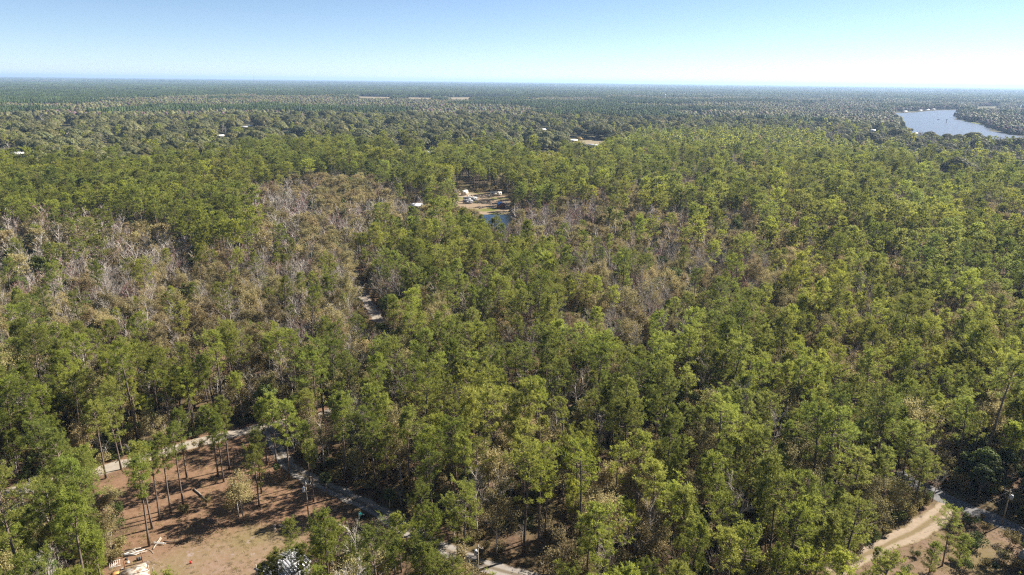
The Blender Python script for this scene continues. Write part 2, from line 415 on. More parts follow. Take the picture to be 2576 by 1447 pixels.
# pictures of open ground: no tree stands in front of these
VIEW = [[(240, 1212), (300, 1178), (470, 1120), (612, 1090), (655, 1088), (690, 1165), (745, 1235), (765, 1295), (700, 1335), (695, 1380), (640, 1425), (565, 1447), (285, 1447), (300, 1400), (300, 1290)],
        [(0, 1236), (112, 1210), (112, 1226), (0, 1258)], [(240, 1174), (470, 1108), (480, 1126), (240, 1196)], [(500, 1100), (620, 1078), (695, 1070), (735, 1160), (690, 1165), (670, 1105), (520, 1118)],
        [(842, 1228), (890, 1243), (965, 1284), (965, 1302), (895, 1300), (850, 1255)], [(896, 728), (916, 730), (968, 800), (932, 804)],
        [(2160, 1400), (2320, 1322), (2356, 1238), (2400, 1252), (2500, 1250), (2576, 1322), (2576, 1447), (2440, 1447), (2425, 1380), (2330, 1370), (2300, 1447), (2225, 1447)],
        [(1208, 1403), (1345, 1420), (1360, 1447), (1195, 1447)], [(1190, 1385), (1215, 1385), (1215, 1447), (1190, 1447)], [(640, 1430), (735, 1378), (790, 1405), (760, 1447), (640, 1447)],
        [(1158, 492), (1157, 468), (1181, 466), (1186, 489), (1230, 480), (1264, 479), (1280, 500), (1288, 525), (1288, 545), (1262, 548), (1216, 545), (1200, 526), (1160, 522)],
        [(1219, 548), (1238, 545), (1240, 562), (1222, 566)], [(1275, 550), (1288, 548), (1286, 568), (1272, 568)],
        zr([(600, 492), (1250, 452), (1600, 445), (1560, 600), (2040, 700), (2060, 780), (2576, 850), (2576, 862), (2300, 830), (2000, 808), (1500, 820), (1290, 815), (1150, 775), (950, 745), (760, 690), (690, 640), (660, 520)]),
        zr([(2490, 370), (2576, 366), (2576, 430), (2480, 422)]), zr([(1860, 400), (2200, 395), (2200, 430), (1860, 428)]),
        [(900, 244.5), (985, 246), (985, 249), (905, 248)], [(1025, 246), (1090, 246.5), (1085, 250), (1030, 249.5)], [(1128, 246.5), (1185, 246), (1180, 250), (1130, 250)], [(66, 290), (72, 291), (100, 303), (88, 303)], [(153, 320), (182, 320), (182, 323), (153, 323)], [(264, 357), (273, 357), (273, 363), (264, 363)],
        [(1434, 348), (1470, 346), (1472, 362), (1436, 358)], [(1500, 352), (1537, 356), (1535, 361), (1500, 356)], [(1330, 390), (1400, 388), (1400, 391), (1330, 393)], [(752, 356), (768, 356), (768, 361), (752, 361)]]
# far houses: (px, py of roof middle, width in m, roof, wall, turn, label)
HOUSES = [(42, 384, 15, 'roof_white', 'cream_paint', 0.5, 'white-roofed house among oaks at the far left edge'),
          (12, 391, 8, 'roof_white', 'white_paint', 0.2, 'small white shed left of the white-roofed house at the left edge'),
          (553, 340.5, 13, 'roof_white', 'tan_wall', 0.1, 'long low white roof in the oaks, left of centre'),
          (633, 316, 11, 'roof_white', 'white_paint', 0.3, 'small pale blue-white roof behind the tan yard among oaks'),
          (614, 318.5, 12, 'roof_grey', 'tan_wall', 0.1, 'tan walled shed in front of the pale roof among the oaks'),
          (282, 341, 10, 'roof_grey', 'white_paint', 0.4, 'grey roof half hidden under oaks at upper left'),
          (724, 333, 12, 'roof_green', 'white_paint', 0.1, 'house with dark green roof in the oak belt left of centre'),
          (771, 307.5, 10, 'roof_white', 'white_paint', 0.2, 'tiny white roof deep in the oak belt above the green-roofed house'),
          (1001, 376.5, 9, 'roof_white', 'white_paint', 0.1, 'small white roof just behind the tall pine row'),
          (1085, 382, 17, 'roof_white', 'tan_wall', -0.3, 'wide white roof behind the tall pine row at centre'),
          (1366, 325, 18, 'roof_white', 'tan_wall', 0.1, 'lavender white roof in the oaks right of centre'),
          (1442, 352, 12, 'roof_white', 'orange_wall', 0.0, 'orange walled barn with white roof beside the sandy yard'),
          (1493, 364, 14, 'roof_grey', 'white_paint', -0.4, 'grey trailer below the reddish tree by the sandy yard'),
          (1755, 292, 17, 'roof_white', 'white_paint', 0.1, 'low white building, left one of two in the far right oaks'),
          (1801, 295.5, 13, 'roof_white', 'white_paint', 0.0, 'boxy white building, right one of two in the far oaks'),
          (2197, 327, 16, 'roof_white', 'white_paint', 0.2, 'white-roofed house left of the river landing'),
          (2264, 327.5, 10, 'roof_white', 'cream_paint', 0.5, 'small bright house at the near corner of the river'),
          (2300, 334.5, 12, 'roof_grey', 'white_paint', 0.1, 'house with grey roof among palms on the near river bank'),
          (1046, 514.5, 9, 'roof_white', 'cream_paint', 0.1, 'low white roof in the bare trees left of the camper clearing')]
BOATHOUSES = [(2275, 280.5, 22, 'leftmost white-roofed boathouse on the far river bank'), (2313.5, 278, 18, 'second white boathouse from the left on the far river bank'),
              (2332, 276.5, 20, 'third white boathouse from the left on the far river bank'), (2347, 275.2, 14, 'rightmost and smallest boathouse on the far river bank')]
for h in HOUSES:
    q = at(h[0], h[1], 3); w = h[2] * PF / q.length * 0.5
    VIEW.append([(h[0] - w, h[1] - 3), (h[0] + w, h[1] - 3), (h[0] + w, h[1] + 1.2), (h[0] - w, h[1] + 1.2)])

# ------------------------------------------------------------------ ground sheet
def graded(a, b, step, far, grow=1.22):
    c = list(np.arange(a, b + step * .5, step))
    s = step; up = []; v = c[-1]
    while v < far: s *= grow; v += s; up.append(v)
    s = step; dn = []; v = c[0]
    while v > -far: s *= grow; v -= s; dn.append(v)
    return np.array(dn[::-1] + c + up)
gx = graded(-190, 190, 1.6, 60000); gy = graded(84, 260, 1.6, 60000)
GX, GY = np.meshgrid(gx, gy)
xs, ys = GX.ravel(), GY.ravel()
me = bpy.data.meshes.new('ground')
nx, ny = len(gx), len(gy)
me.vertices.add(nx * ny)
me.vertices.foreach_set('co', np.stack([xs, ys, np.zeros_like(xs)], 1).astype(np.float32).ravel())
ii = (np.arange(ny - 1)[:, None] * nx + np.arange(nx - 1)[None]).ravel()
quads = np.stack([ii, ii + 1, ii + nx + 1, ii + nx], 1).astype(np.int32)
me.loops.add(quads.size); me.loops.foreach_set('vertex_index', quads.ravel())
me.polygons.add(len(quads)); me.polygons.foreach_set('loop_start', np.arange(0, quads.size, 4, dtype=np.int32))
def soft(poly, w, seed):
    jx = xs + (vnoise(xs, ys, 7, seed) - .5) * 9 + (vnoise(xs, ys, 2.5, seed + 3) - .5) * 4
    jy = ys + (vnoise(xs, ys, 7, seed + 1) - .5) * 9 + (vnoise(xs, ys, 2.5, seed + 4) - .5) * 4
    d = dist_line(jx, jy, np.vstack([poly, poly[:1]]))
    return np.clip(0.5 + np.where(inpoly(jx, jy, poly), d, -d) / w, 0, 1)
straw = np.maximum(soft(CLEAR, 4, 1), 0)
straw = np.maximum(straw, np.clip((5.5 - dist_line(xs, ys, sandy)) / 2.5, 0, 1) * .8)
lawn = np.maximum(soft(LAWN, 6, 5), soft(VERGE, 5, 9) * 0.6)
far = np.clip((np.hypot(xs, ys) - 400) / 500, 0, 1)
for nm, arr in (('straw', straw), ('lawn', lawn), ('far', far)):
    a = me.attributes.new(nm, 'FLOAT', 'POINT'); a.data.foreach_set('value', arr.astype(np.float32))
me.materials.append(MATS['ground_soil']); me.update(calc_edges=True)
link('ground', me, kind='structure')

def sheet(name, poly, mat, z, kind='structure', jag=0.0, seed=0):
    p = np.asarray(poly); pts = []
    for i in range(len(p)):
        a, b = p[i], p[(i + 1) % len(p)]
        n = max(1, int(np.hypot(*(b - a)) / (jag * 2.5))) if jag else 1
        for k in range(n):
            q = a + (b - a) * k / n
            if jag: q = q + (np.array([vnoise(*q, jag * 3, seed), vnoise(*q, jag * 3, seed + 5)]) - .5) * 2 * jag
            pts.append((*q, 0.0))
    me = bpy.data.meshes.new(name); me.from_pydata(pts, [], [list(range(len(pts)))])
    if me.polygons[0].normal.z < 0: me.flip_normals()
    me.materials.append(MATS[mat]); me.update()
    return link(name, me, loc=(0, 0, z), kind=kind)

def ribbon(name, pts, width, mat, z, seed):
    p = np.asarray(pts); out = []
    for i in range(len(p) - 1):
        a, b, c, d = p[max(i - 1, 0)], p[i], p[i + 1], p[min(i + 2, len(p) - 1)]
        n = max(2, int(np.hypot(*(c - b)) / 1.2))
        for k in range(n):
            t = k / n
            out.append(.5 * (2 * b + (c - a) * t + (2 * a - 5 * b + 4 * c - d) * t * t + (3 * b - a - 3 * c + d) * t ** 3))
    q = np.array(out); t = np.gradient(q, axis=0); t /= np.hypot(t[:, 0], t[:, 1])[:, None] + 1e-9
    nrm = np.stack([-t[:, 1], t[:, 0]], 1)
    cols = np.linspace(-1, 1, 9); v = []; ac = []
    for c in cols:
        w = width / 2 * (1 + (vnoise(q[:, 0], q[:, 1], 3, seed + int(c > 0)) - .5) * .7)
        v.append(np.column_stack([q + nrm * (c * w)[:, None], np.full(len(q), -abs(c) ** 3 * .02)])); ac.append(np.full(len(q), c))
    n = len(q); v = np.concatenate(v); f = []
    for j in range(len(cols) - 1):
        for i in range(n - 1): f.append((j * n + i, j * n + i + 1, (j + 1) * n + i + 1, (j + 1) * n + i))
    me = bpy.data.meshes.new(name); me.from_pydata(v.tolist(), [], f)
    a = me.attributes.new('across', 'FLOAT', 'POINT'); a.data.foreach_set('value', np.concatenate(ac).astype(np.float32))
    me.materials.append(MATS[mat]); me.update()
    if me.polygons[0].normal.z < 0: me.flip_normals()
    link(name, me, loc=(0, 0, z), kind='structure')
ribbon('sandy_road', sandy, 4.5, 'pale_sand', 0.045, 1)
ribbon('dirt_track', track, 4.0, 'rutted_sand', 0.035, 2)
ribbon('gravel_road', gravel, 5.2, 'grey_gravel', 0.045, 3)
ribbon('rutted_track', ruts, 4.4, 'tan_ruts', 0.035, 4)
sheet('campsite_yard', CAMP, 'camp_ground', 0.04, jag=2.0)
sheet('pond', POND, 'pond_water', 0.03, jag=1.5)
sheet('pond', POND2, 'pond_water', 0.03, jag=1.5)
sheet('river', RIVER, 'river_water', 0.05, jag=8)
sheet('river', FARWATER, 'river_water', 0.05)
for i, p in enumerate(FIELDS): sheet('field', p, 'field_grass', 0.06)
for i, p in enumerate(patches): sheet('bare_yard', p, 'field_grass', 0.05, jag=4)

# ------------------------------------------------------------------ plants: prototypes (trunk geometry, crown geometry)
def unit(n): 
    v = rng.normal(size=(n, 3)); return v / np.linalg.norm(v, axis=1)[:, None]

def make_pine(h=20.0, r=3.0, base=0.5, nb=34, tufts=11, blades=10, bl=0.55, bw=0.11, lod=0):
    T, C = Geo(), Geo()
    lean = rng.normal(size=2) * 0.02 * h
    zs = np.linspace(0, 1, 7)
    wob = np.cumsum(rng.normal(size=(7, 2)) * 0.10, 0) * zs[:, None]
    axis = np.column_stack([lean[0] * zs ** 1.5 + wob[:, 0], lean[1] * zs ** 1.5 + wob[:, 1], zs * h * 0.97])
    r0 = 0.0105 * h
    T.tube(axis, np.interp(zs, [0, .04, .6, 1], [r0 * 1.35, r0, r0 * .72, r0 * .12]), 6 if lod == 0 else (4 if lod == 1 else 3))
    ph = rng.random() * 6.28
    if lod == 0:
        for k in range(6):                                   # dead snags under the crown
            z = rng.uniform(base - .22, base) ; a = rng.random() * 6.28; p = np.array([np.interp(z, zs, axis[:, 0]), np.interp(z, zs, axis[:, 1]), z * h])
            T.tube([p, p + np.array([cos(a), sin(a), .1]) * rng.uniform(.5, 1.5)], [.035, .012], 3)
    for i in range(nb):
        t = base + (1 - base) * ((i + rng.random() * .9) / nb) ** 0.85
        u = (t - base) / (1 - base)
        L_ = r * (0.50 + 1.1 * u) if u < 0.42 else r * max(0.22, (1 - ((u - .42) / .66) ** 2.3)) * 0.97
        L_ *= rng.uniform(.6, 1.18) * (1 + .32 * sin(ph * 3 + i * 2.4 + 1.3) )
        if u < .3 and rng.random() < .3: continue
        a = ph + i * 2.4 + rng.normal() * .35
        up = 0.05 + 0.75 * u + rng.normal() * .12
        p0 = np.array([np.interp(t * .97, zs, axis[:, 0]), np.interp(t * .97, zs, axis[:, 1]), t * h * .97])
        d = np.array([cos(a), sin(a), up]); d /= np.linalg.norm(d)
        p1 = p0 + d * L_ * .55; p2 = p0 + d * L_ + np.array([0, 0, .10 * L_ + rng.normal() * .1])
        if lod < 2: T.tube([p0, p1, p2], [.055 + .012 * L_, .04, .012], 3, cap=False)
        side = np.array([-sin(a), cos(a), 0])
        s = np.sqrt(rng.uniform(.12, 1.08, tufts))
        cen = p0 + np.outer(s, (p2 - p0)) + np.outer(rng.normal(size=tufts) * (.14 + .30 * s) * (.5 + .28 * L_), side)
        cen[:, 2] += rng.normal(size=tufts) * .20 + .12 * L_ * s
        if lod == 2:
            dd = unit(tufts) * np.array([1, 1, .7]) + d * .5
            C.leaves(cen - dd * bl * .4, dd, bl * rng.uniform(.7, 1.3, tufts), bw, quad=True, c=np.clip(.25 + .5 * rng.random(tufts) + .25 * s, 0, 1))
            continue
        cc = np.repeat(cen, blades, 0)
        dd = unit(len(cc)) + d * .55 + np.array([0, 0, .35])
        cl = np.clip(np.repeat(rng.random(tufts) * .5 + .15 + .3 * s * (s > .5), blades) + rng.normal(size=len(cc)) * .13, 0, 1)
        C.leaves(cc + unit(len(cc)) * .10, dd, bl * rng.uniform(.65, 1.2, len(cc)), bw, c=cl, quad=(lod == 0))
    return T, C

def dome(G, c, r, h, mat=0, cv=.4, seg=7, rings=3, low=-.25):
    v = []; f = []
    for i in range(rings):
        e = low + (1.35 - low) * i / rings
        for j in range(seg):
            a = (j + .5 * (i % 2)) * 2 * pi / seg; k = rng.uniform(.82, 1.14)
            v.append((c[0] + cos(a) * cos(e) * r * k, c[1] + sin(a) * cos(e) * r * k, c[2] + sin(e) * h * k))
    v.append((c[0], c[1], c[2] + h * rng.uniform(.9, 1.1)))
    for i in range(rings - 1):
        for j in range(seg):
            p, q = i * seg + j, i * seg + (j + 1) % seg
            f += [(p, q, p + seg), (q, q + seg, p + seg)]
    f += [((rings - 1) * seg + j, (rings - 1) * seg + (j + 1) % seg, len(v) - 1) for j in range(seg)]
    G.add(v, f, np.clip(cv + rng.normal(size=len(v)) * .12, 0, 1), mat)

def lobed_crown(C, cx, h0, h1, r, nl, per, ls, lw, gap=0.0, flat=0.8):
    """leaf clumps on overlapping lobes over a dome"""
    for k in range(nl):
        a = k * 2.4 + rng.random() * .8; s = math.sqrt((k + .5) / nl)
        e = math.sqrt(max(0, 1 - (s * .92) ** 2))
        lr = r * rng.uniform(.26, .42); lobe = rng.random()
        c = np.array([cos(a) * s * (r - lr * .6), sin(a) * s * (r - lr * .6), h0 + (h1 - h0) * (.18 + .82 * e) - lr * .5 + rng.normal() * .35]) + cx
        if ls > .8: dome(C, c, lr * .86, lr * flat * .86, 0, .2 + .45 * lobe)
        d = unit(per); d[:, 2] = np.where(d[:, 2] < -.35, -d[:, 2] * .6, d[:, 2])
        p = c + d * np.array([lr, lr, lr * flat]) * (rng.uniform(.62, 1.06, per) ** .6)[:, None]
        sub = vnoise(p[:, 0] * 1.0 + p[:, 2] * .7, p[:, 1] + p[:, 2] * .4, .75, k)
        keep = sub > gap
        p, d, sb = p[keep], d[keep], sub[keep]
        dd = unit(len(p)); dd = dd - d * (dd * d).sum(1)[:, None] * .8
        C.leaves(p - dd * ls * .3, dd, ls * rng.uniform(.6, 1.3, len(p)), lw, quad=True, c=np.clip((.12 + .75 * sb if ls < .8 else .15 + .25 * sb + .5 * lobe) + rng.normal(size=len(p)) * .08, 0, 1), nrm=d)

def make_oak(h=13.0, r=6.5, nl=20, per=240, ls=.55, lw=.36, lod=0, gap=.22):
    T, C = Geo(), Geo()
    th = h * .28
    T.tube([(0, 0, 0), (.1, .05, th * .6), (.1, .1, th)], [.42, .34, .32], 6 if lod == 0 else 4)
    for k in range(6 if lod == 0 else 3):
        a = k * 1.05 + rng.random() * .6; q = np.array([cos(a), sin(a), 0])
        T.tube([(.1, .1, th * .9), q * r * .33 + (0, 0, h * .50), q * r * .68 + (0, 0, h * (.66 + .1 * rng.random()))], [.22, .14, .05], 4 if lod == 0 else 3, cap=False)
    lobed_crown(C, np.zeros(3), h * .30, h, r, nl, per, ls, lw, gap)
    return T, C

def make_bare(h=13.0, r=3.5, n1=9, n2=6, n3=6, n4=3, wid=.05, lod=0, leaf=0, lsz=.3):
    """leafless tree: trunk and limbs in T, fine twigs (and sparse leaves) in C"""
    T, C, Lf = Geo(), Geo(), Geo()
    zs = np.linspace(0, 1, 5); wob = np.cumsum(rng.normal(size=(5, 2)) * .18, 0) * zs[:, None]
    ax = np.column_stack([wob, zs * h * .86])
    T.tube(ax, np.interp(zs, [0, .5, 1], [.17, .11, .03]), 5 if lod == 0 else 3)
    tips = []
    def seg(p, d, ln, w, lev):
        d = d / np.linalg.norm(d)
        e = p + d * ln + np.array([0, 0, .08 * ln])
        if lev <= 1: T.tube([p, (p + e) / 2 + rng.normal(size=3) * .06 * ln, e], [w, w * .7, w * .4], 3, cap=False)
        else: C.leaves(p[None], (e - p)[None], np.array([ln]), np.array([w * 1.7]), c=np.array([rng.random()]))
        tips.append(e)
        nn = (n2, n3, n4)[lev - 1] if lev <= 3 else 0
        if lev == 4 or (lod and lev == 3): return
        for k in range(nn):
            s = rng.uniform(.25, 1.0); q = p + (e - p) * s
            seg(q, d + unit(1)[0] * .75 + np.array([0, 0, .22]), ln * rng.uniform(.38, .62), w * .55, lev + 1)
    for i in range(n1):
        t = .28 + .72 * (i + rng.random()) / n1; a = i * 2.4 + rng.normal() * .3
        p = np.array([np.interp(t, zs, ax[:, 0]), np.interp(t, zs, ax[:, 1]), t * h * .86])
        ln = r * (1.25 - .75 * t) * rng.uniform(.75, 1.2)
        seg(p, np.array([cos(a), sin(a), .55 + 1.1 * t]), ln, wid * 1.3, 1)
    if leaf:
        tp = np.array(tips); idx = rng.integers(0, len(tp), leaf)
        cl = vnoise(tp[idx, 0] + tp[idx, 2], tp[idx, 1], 1.0, 3)
        p = tp[idx] + rng.normal(size=(leaf, 3)) * .32
        Lf.leaves(p, unit(leaf) + np.array([0, 0, .2]), lsz * rng.uniform(.6, 1.3, leaf), lsz * .6, quad=True, c=np.clip(cl * .8 + rng.random(leaf) * .25, 0, 1))
    return T, C, Lf

def fan(G, p, d, size, nseg=11, c=.5):
    d = d / np.linalg.norm(d); ref = np.array([0, 0, 1.0])
    s = np.cross(d, ref); s /= np.linalg.norm(s) + 1e-6; n = np.cross(s, d)
    a = np.linspace(-1.9, 1.9, nseg)
    dirs = np.cos(a)[:, None] * d + np.sin(a)[:, None] * s + (n * -.12) * (np.abs(a) > .9)[:, None]
    w = np.cross(dirs, n); w /= np.linalg.norm(w, axis=1)[:, None]
    tip = p + dirs * size * rng.uniform(.8, 1.05, nseg)[:, None] - np.array([0, 0, 1]) * size * .22
    mid = p + dirs * size * .55
    v = np.stack([np.broadcast_to(p, mid.shape), mid + w * size * .11, tip, mid - w * size * .11], 1).reshape(-1, 3)
    i = np.arange(nseg)[:, None] * 4
    G.add(v, np.concatenate([i + [[0, 1, 2]], i + [[0, 2, 3]]]), np.clip(c + rng.normal() * .12, 0, 1))

def make_palm(h=6.0, n=26, size=1.0):
    T = Geo(); fr = []
    T.tube([(0, 0, 0), (.08, .03, h * .5), (.05, .1, h)], [.19, .17, .15], 7)
    for k in range(n):
        g = Geo(); a = k * 2.4; el = -.7 + 1.9 * (k / n)
        d = np.array([cos(a) * cos(el), sin(a) * cos(el), sin(el)]); st = np.array([.05, .1, h - .1]); e = st + d * size * .95
        g.tube([st, e], [.022, .014], 3, c=.5, cap=False); fan(g, e, d + np.array([0, 0, -.15]), size, c=.25 + .6 * k / n); fr.append(g)
    return T, fr

def make_shrub(h=2.2, r=1.6, n=700, ls=.28, twig=40):
    T, C = Geo(), Geo()
    for k in range(5):
        a = k * 1.26 + rng.random(); T.tube([(0, 0, 0), (cos(a) * r * .5, sin(a) * r * .5, h * .75)], [.035, .012], 3, cap=False)
    nl = 7
    for k in range(nl):
        a = rng.random() * 6.28; s = rng.random() ** .5 * r * .65; lr = r * rng.uniform(.3, .5)
        c = np.array([cos(a) * s, sin(a) * s, h * rng.uniform(.4, .8)]); per = n // nl
        d = unit(per); p = c + d * lr * rng.uniform(.5, 1.05, per)[:, None]; p[:, 2] = np.abs(p[:, 2])
        C.leaves(p, unit(per) + d * .5, ls * rng.uniform(.6, 1.3, per), ls * .62, quad=True, c=np.clip(rng.random(per) * .7 + rng.random() * .3, 0, 1))
    return T, C

def make_palmetto(n=16, size=.8):
    C = Geo()
    for k in range(n):
        a = k * 2.4; el = rng.uniform(.25, 1.2); o = np.array([rng.normal() * .5, rng.normal() * .5, 0])
        d = np.array([cos(a) * cos(el), sin(a) * cos(el), sin(el)]); e = o + d * rng.uniform(.5, 1.1)
        C.tube([o, e], [.015, .01], 3, cap=False); fan(C, e, d, size, 9, c=rng.random())
    return C

PROTO = bpy.data.collections.new('prototypes')        # source shapes, not linked to the scene
PINE_H = (20, 19, 21, 18, 20, 22, 17, 20, 15, 24, 18, 22, 12, 24)
KINDS = {}
def register(kind, name, parts):
    """parts: list of (part name, Geo, material). Keeps separate meshes for single trees, one joined mesh for the wood"""
    g = Geo(); mats = []
    for i, (pn, pg, pm) in enumerate(parts):
        if pg.v: g.merge(pg, len(mats)); mats.append(pm)
    o = bpy.data.objects.new(name, g.mesh(name, mats)); 
    k = KINDS.setdefault(kind, {})
    k[name] = dict(obj=o, parts=[(pn, pg.mesh(pn, pm)) for pn, pg, pm in parts if pg.v])
for i in range(14):
    hh = PINE_H[i]; rr = (3.1, 3.9, 2.7, 3.3, 4.3, 3.1, 2.8, 3.5, 2.9, 4.6, 2.4, 4.2, 2.2, 3.5)[i]; bs = (.50, .46, .58, .42, .42, .60, .38, .52, .28, .50, .62, .55, .35, .66)[i]
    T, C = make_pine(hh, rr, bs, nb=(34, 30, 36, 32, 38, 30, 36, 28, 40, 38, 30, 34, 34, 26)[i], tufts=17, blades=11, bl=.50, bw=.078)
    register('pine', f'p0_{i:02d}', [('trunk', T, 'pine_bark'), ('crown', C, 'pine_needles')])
for i in range(6):
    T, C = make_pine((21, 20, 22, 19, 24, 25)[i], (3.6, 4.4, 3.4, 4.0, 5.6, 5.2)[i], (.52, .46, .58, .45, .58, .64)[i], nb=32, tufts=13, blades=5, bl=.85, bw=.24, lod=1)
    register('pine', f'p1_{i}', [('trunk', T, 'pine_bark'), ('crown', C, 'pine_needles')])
for i in range(4):
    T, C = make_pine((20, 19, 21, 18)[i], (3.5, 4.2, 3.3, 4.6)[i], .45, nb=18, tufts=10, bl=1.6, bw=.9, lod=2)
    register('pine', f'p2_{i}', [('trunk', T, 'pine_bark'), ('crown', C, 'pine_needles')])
for i in range(4):
    T, C = make_oak((15, 13, 16, 12)[i], (8.4, 7.2, 9.2, 6.4)[i], 34, 300)
    register('oak', f'p0_{i}', [('trunk', T, 'oak_bark'), ('crown', C, 'oak_leaves')])
for i in range(4):
    T, C = make_oak((16, 14, 18, 14)[i], (9.6, 8.0, 10.5, 7.2)[i], 30, 150, .95, .62, 1)
    register('oak', f'p1_{i}', [('trunk', T, 'oak_bark'), ('crown', C, 'oak_leaves')])
for i in range(4):
    T, C = make_oak((16, 14, 18, 14)[i], (10, 8.4, 11, 7.6)[i], 24, 70, 1.6, 1.1, 1, .18)
    register('oak', f'p2_{i}', [('trunk', T, 'oak_bark'), ('crown', C, 'oak_leaves')])
for i in range(3):
    T, C = make_oak((9, 11, 7.5)[i], (3.0, 3.4, 2.8)[i], 16, 230, .42, .26, 0, .18)
    register('laurel', f'p0_{i}', [('trunk', T, 'oak_bark'), ('crown', C, 'laurel_leaves')])
    T, C = make_oak((9, 11, 8)[i], (3.2, 3.6, 3.0)[i], 12, 80, .75, .5, 1, .18)
    register('laurel', f'p1_{i}', [('trunk', T, 'oak_bark'), ('crown', C, 'laurel_leaves')])
for kd, tw in (('bare', 'grey_twigs'), ('red', 'red_twigs')):
    for i in range(4):
        T, C, _ = make_bare((12, 14, 11, 9)[i], (3.4, 3.8, 3.8, 2.8)[i], 10, 6, 6, 4)
        register(kd, f'p0_{i}', [('trunk', T, 'pale_bark'), ('twigs', C, tw)])
    for i in range(3):
        T, C, _ = make_bare((12, 14, 11)[i], (3.6, 4.0, 3.8)[i], 9, 6, 8, 0, .10, 1)
        register(kd, f'p1_{i}', [('trunk', T, 'pale_bark'), ('twigs', C, tw)])
    for i in range(3):
        T, C, _ = make_bare((12, 14, 11)[i], (3.8, 4.2, 4.0)[i], 8, 5, 6, 0, .17, 1)
        register(kd, f'p2_{i}', [('trunk', T, 'pale_bark'), ('twigs', C, tw)])
for i in range(4):
    T, C, Lf = make_bare((10, 12, 9, 7)[i], (3.4, 3.8, 3.6, 2.8)[i], 9, 5, 5, 3, leaf=4200, lsz=.28)
    register('golden', f'p0_{i}', [('trunk', T, 'pale_bark'), ('twigs', C, 'grey_twigs'), ('crown', Lf, 'golden_leaves')])
for i in range(3):
    T, C, Lf = make_bare((10, 12, 9)[i], (3.6, 4.0, 3.6)[i], 8, 5, 5, 0, .09, 1, leaf=1500, lsz=.52)
    register('golden', f'p1_{i}', [('trunk', T, 'pale_bark'), ('twigs', C, 'grey_twigs'), ('crown', Lf, 'golden_leaves')])
for i in range(2):
    T, C, Lf = make_bare((10, 12)[i], (3.8, 4.2)[i], 7, 4, 4, 0, .15, 1, leaf=420, lsz=1.0)
    register('golden', f'p2_{i}', [('trunk', T, 'pale_bark'), ('twigs', C, 'grey_twigs'), ('crown', Lf, 'golden_leaves')])
for i in range(4):
    T, C = make_shrub((2.4, 3.2, 1.8, 2.8)[i], (1.7, 1.9, 1.6, 1.5)[i], 900)
    register('shrub', f'p0_{i}', [('stems', T, 'oak_bark'), ('foliage', C, 'brush_leaves')])
for i in range(2):
    T, C = make_shrub((2.2, 3.0)[i], (1.7, 1.9)[i], 900)
    register('shrub', f'p0_{4 + i}', [('stems', T, 'oak_bark'), ('foliage', C, 'laurel_leaves')])
for i in range(2):
    T, C, _ = make_bare((3.6, 4.4)[i], (1.9, 2.2)[i], 9, 5, 5, 2, .03)
    register('shrub', f'p0_{6 + i}', [('stems', T, 'pale_bark'), ('foliage', C, 'grey_twigs')])
for i in range(3):
    T, C = make_shrub((2.4, 3.0, 2.2)[i], (2.0, 2.2, 1.8)[i], 260, .55)
    register('shrub', f'p1_{i}', [('stems', T, 'oak_bark'), ('foliage', C, 'brush_leaves')])
for i in range(2):
    register('palmetto', f'p0_{i}', [('fronds', make_palmetto(), 'palm_leaves')])
PALM = []
for i in range(2):
    T, fr = make_palm((5.5, 7.5)[i], 26, (1.15, 1.0)[i])
    g = Geo()
    for f_ in fr: g.merge(f_)
    register('palm', f'p0_{i}', [('trunk', T, 'pale_bark'), ('crown', g, 'palm_leaves')])
    PALM.append((T.mesh('trunk', 'pale_bark'), [f_.mesh('frond', 'palm_leaves') for f_ in fr]))

# patches of canopy for the far wood: a few crowns joined, reads as one mass
def blob(G, c, r, h, mat, n=60, ls=2.0):
    cv = rng.random(); dome(G, c, r * .92, h * .95, mat, .15 + .6 * cv, 8, 4)
    n = max(8, n // 3); d = unit(n); d[:, 2] = np.abs(d[:, 2])
    p = np.asarray(c) + d * np.array([r, r, h]) * rng.uniform(.7, 1.05, n)[:, None]
    dd = unit(n); dd = dd - d * (dd * d).sum(1)[:, None] * .85
    G.leaves(p - dd * ls * .5, dd, ls * rng.uniform(.7, 1.3, n), ls * .8, mat, True, np.clip(rng.random(n) * .3 + .65 * cv, 0, 1), nrm=d)
def canopy(name, weights, size, ntree, r, nl, ls, htop):
    mats = ['oak_leaves', 'plantation_needles', 'grey_canopy', 'red_canopy', 'laurel_leaves']
    G = Geo(); side = max(1, int(math.sqrt(ntree)))
    for a in range(side):
        for b_ in range(side):
            k = int(rng.choice(5, p=weights)); s = size / side
            c = ((a + .5) * s - size / 2 + rng.normal() * s * .22, (b_ + .5) * s - size / 2 + rng.normal() * s * .22, 0)
            hh = htop * rng.uniform(.6, 1.15) * (1.25 if k == 1 else 1); rr = r * rng.uniform(.75, 1.2) * (.7 if k == 1 else 1)
            blob(G, (c[0], c[1], hh * .34), rr, hh * .66, k, nl, ls)
    o = bpy.data.objects.new(name, G.mesh(name, mats))
    KINDS.setdefault('canopy', {})[name] = dict(obj=o, parts=[])
OAKW, PINEW, BAREW = (.70, .10, .08, .02, .10), (.04, .90, .02, 0, .04), (.10, .06, .30, .50, .04)
for i in range(4): canopy(f'a_oak_{i}', OAKW, 32, 9, 6.6, 170, 1.9, 16)
for i in range(3): canopy(f'b_pine_{i}', PINEW, 28, 25, 3.6, 40, 2.0, 16)
for i in range(3): canopy(f'c_bare_{i}', BAREW, 28, 16, 4.4, 60, 2.0, 13)
for i in range(3): canopy(f'd_faroak_{i}', (.45, .30, .15, .02, .08), 220, 196, 9.5, 26, 6.5, 15)
for i in range(3): canopy(f'e_farpine_{i}', PINEW, 220, 256, 8, 22, 5.5, 18)

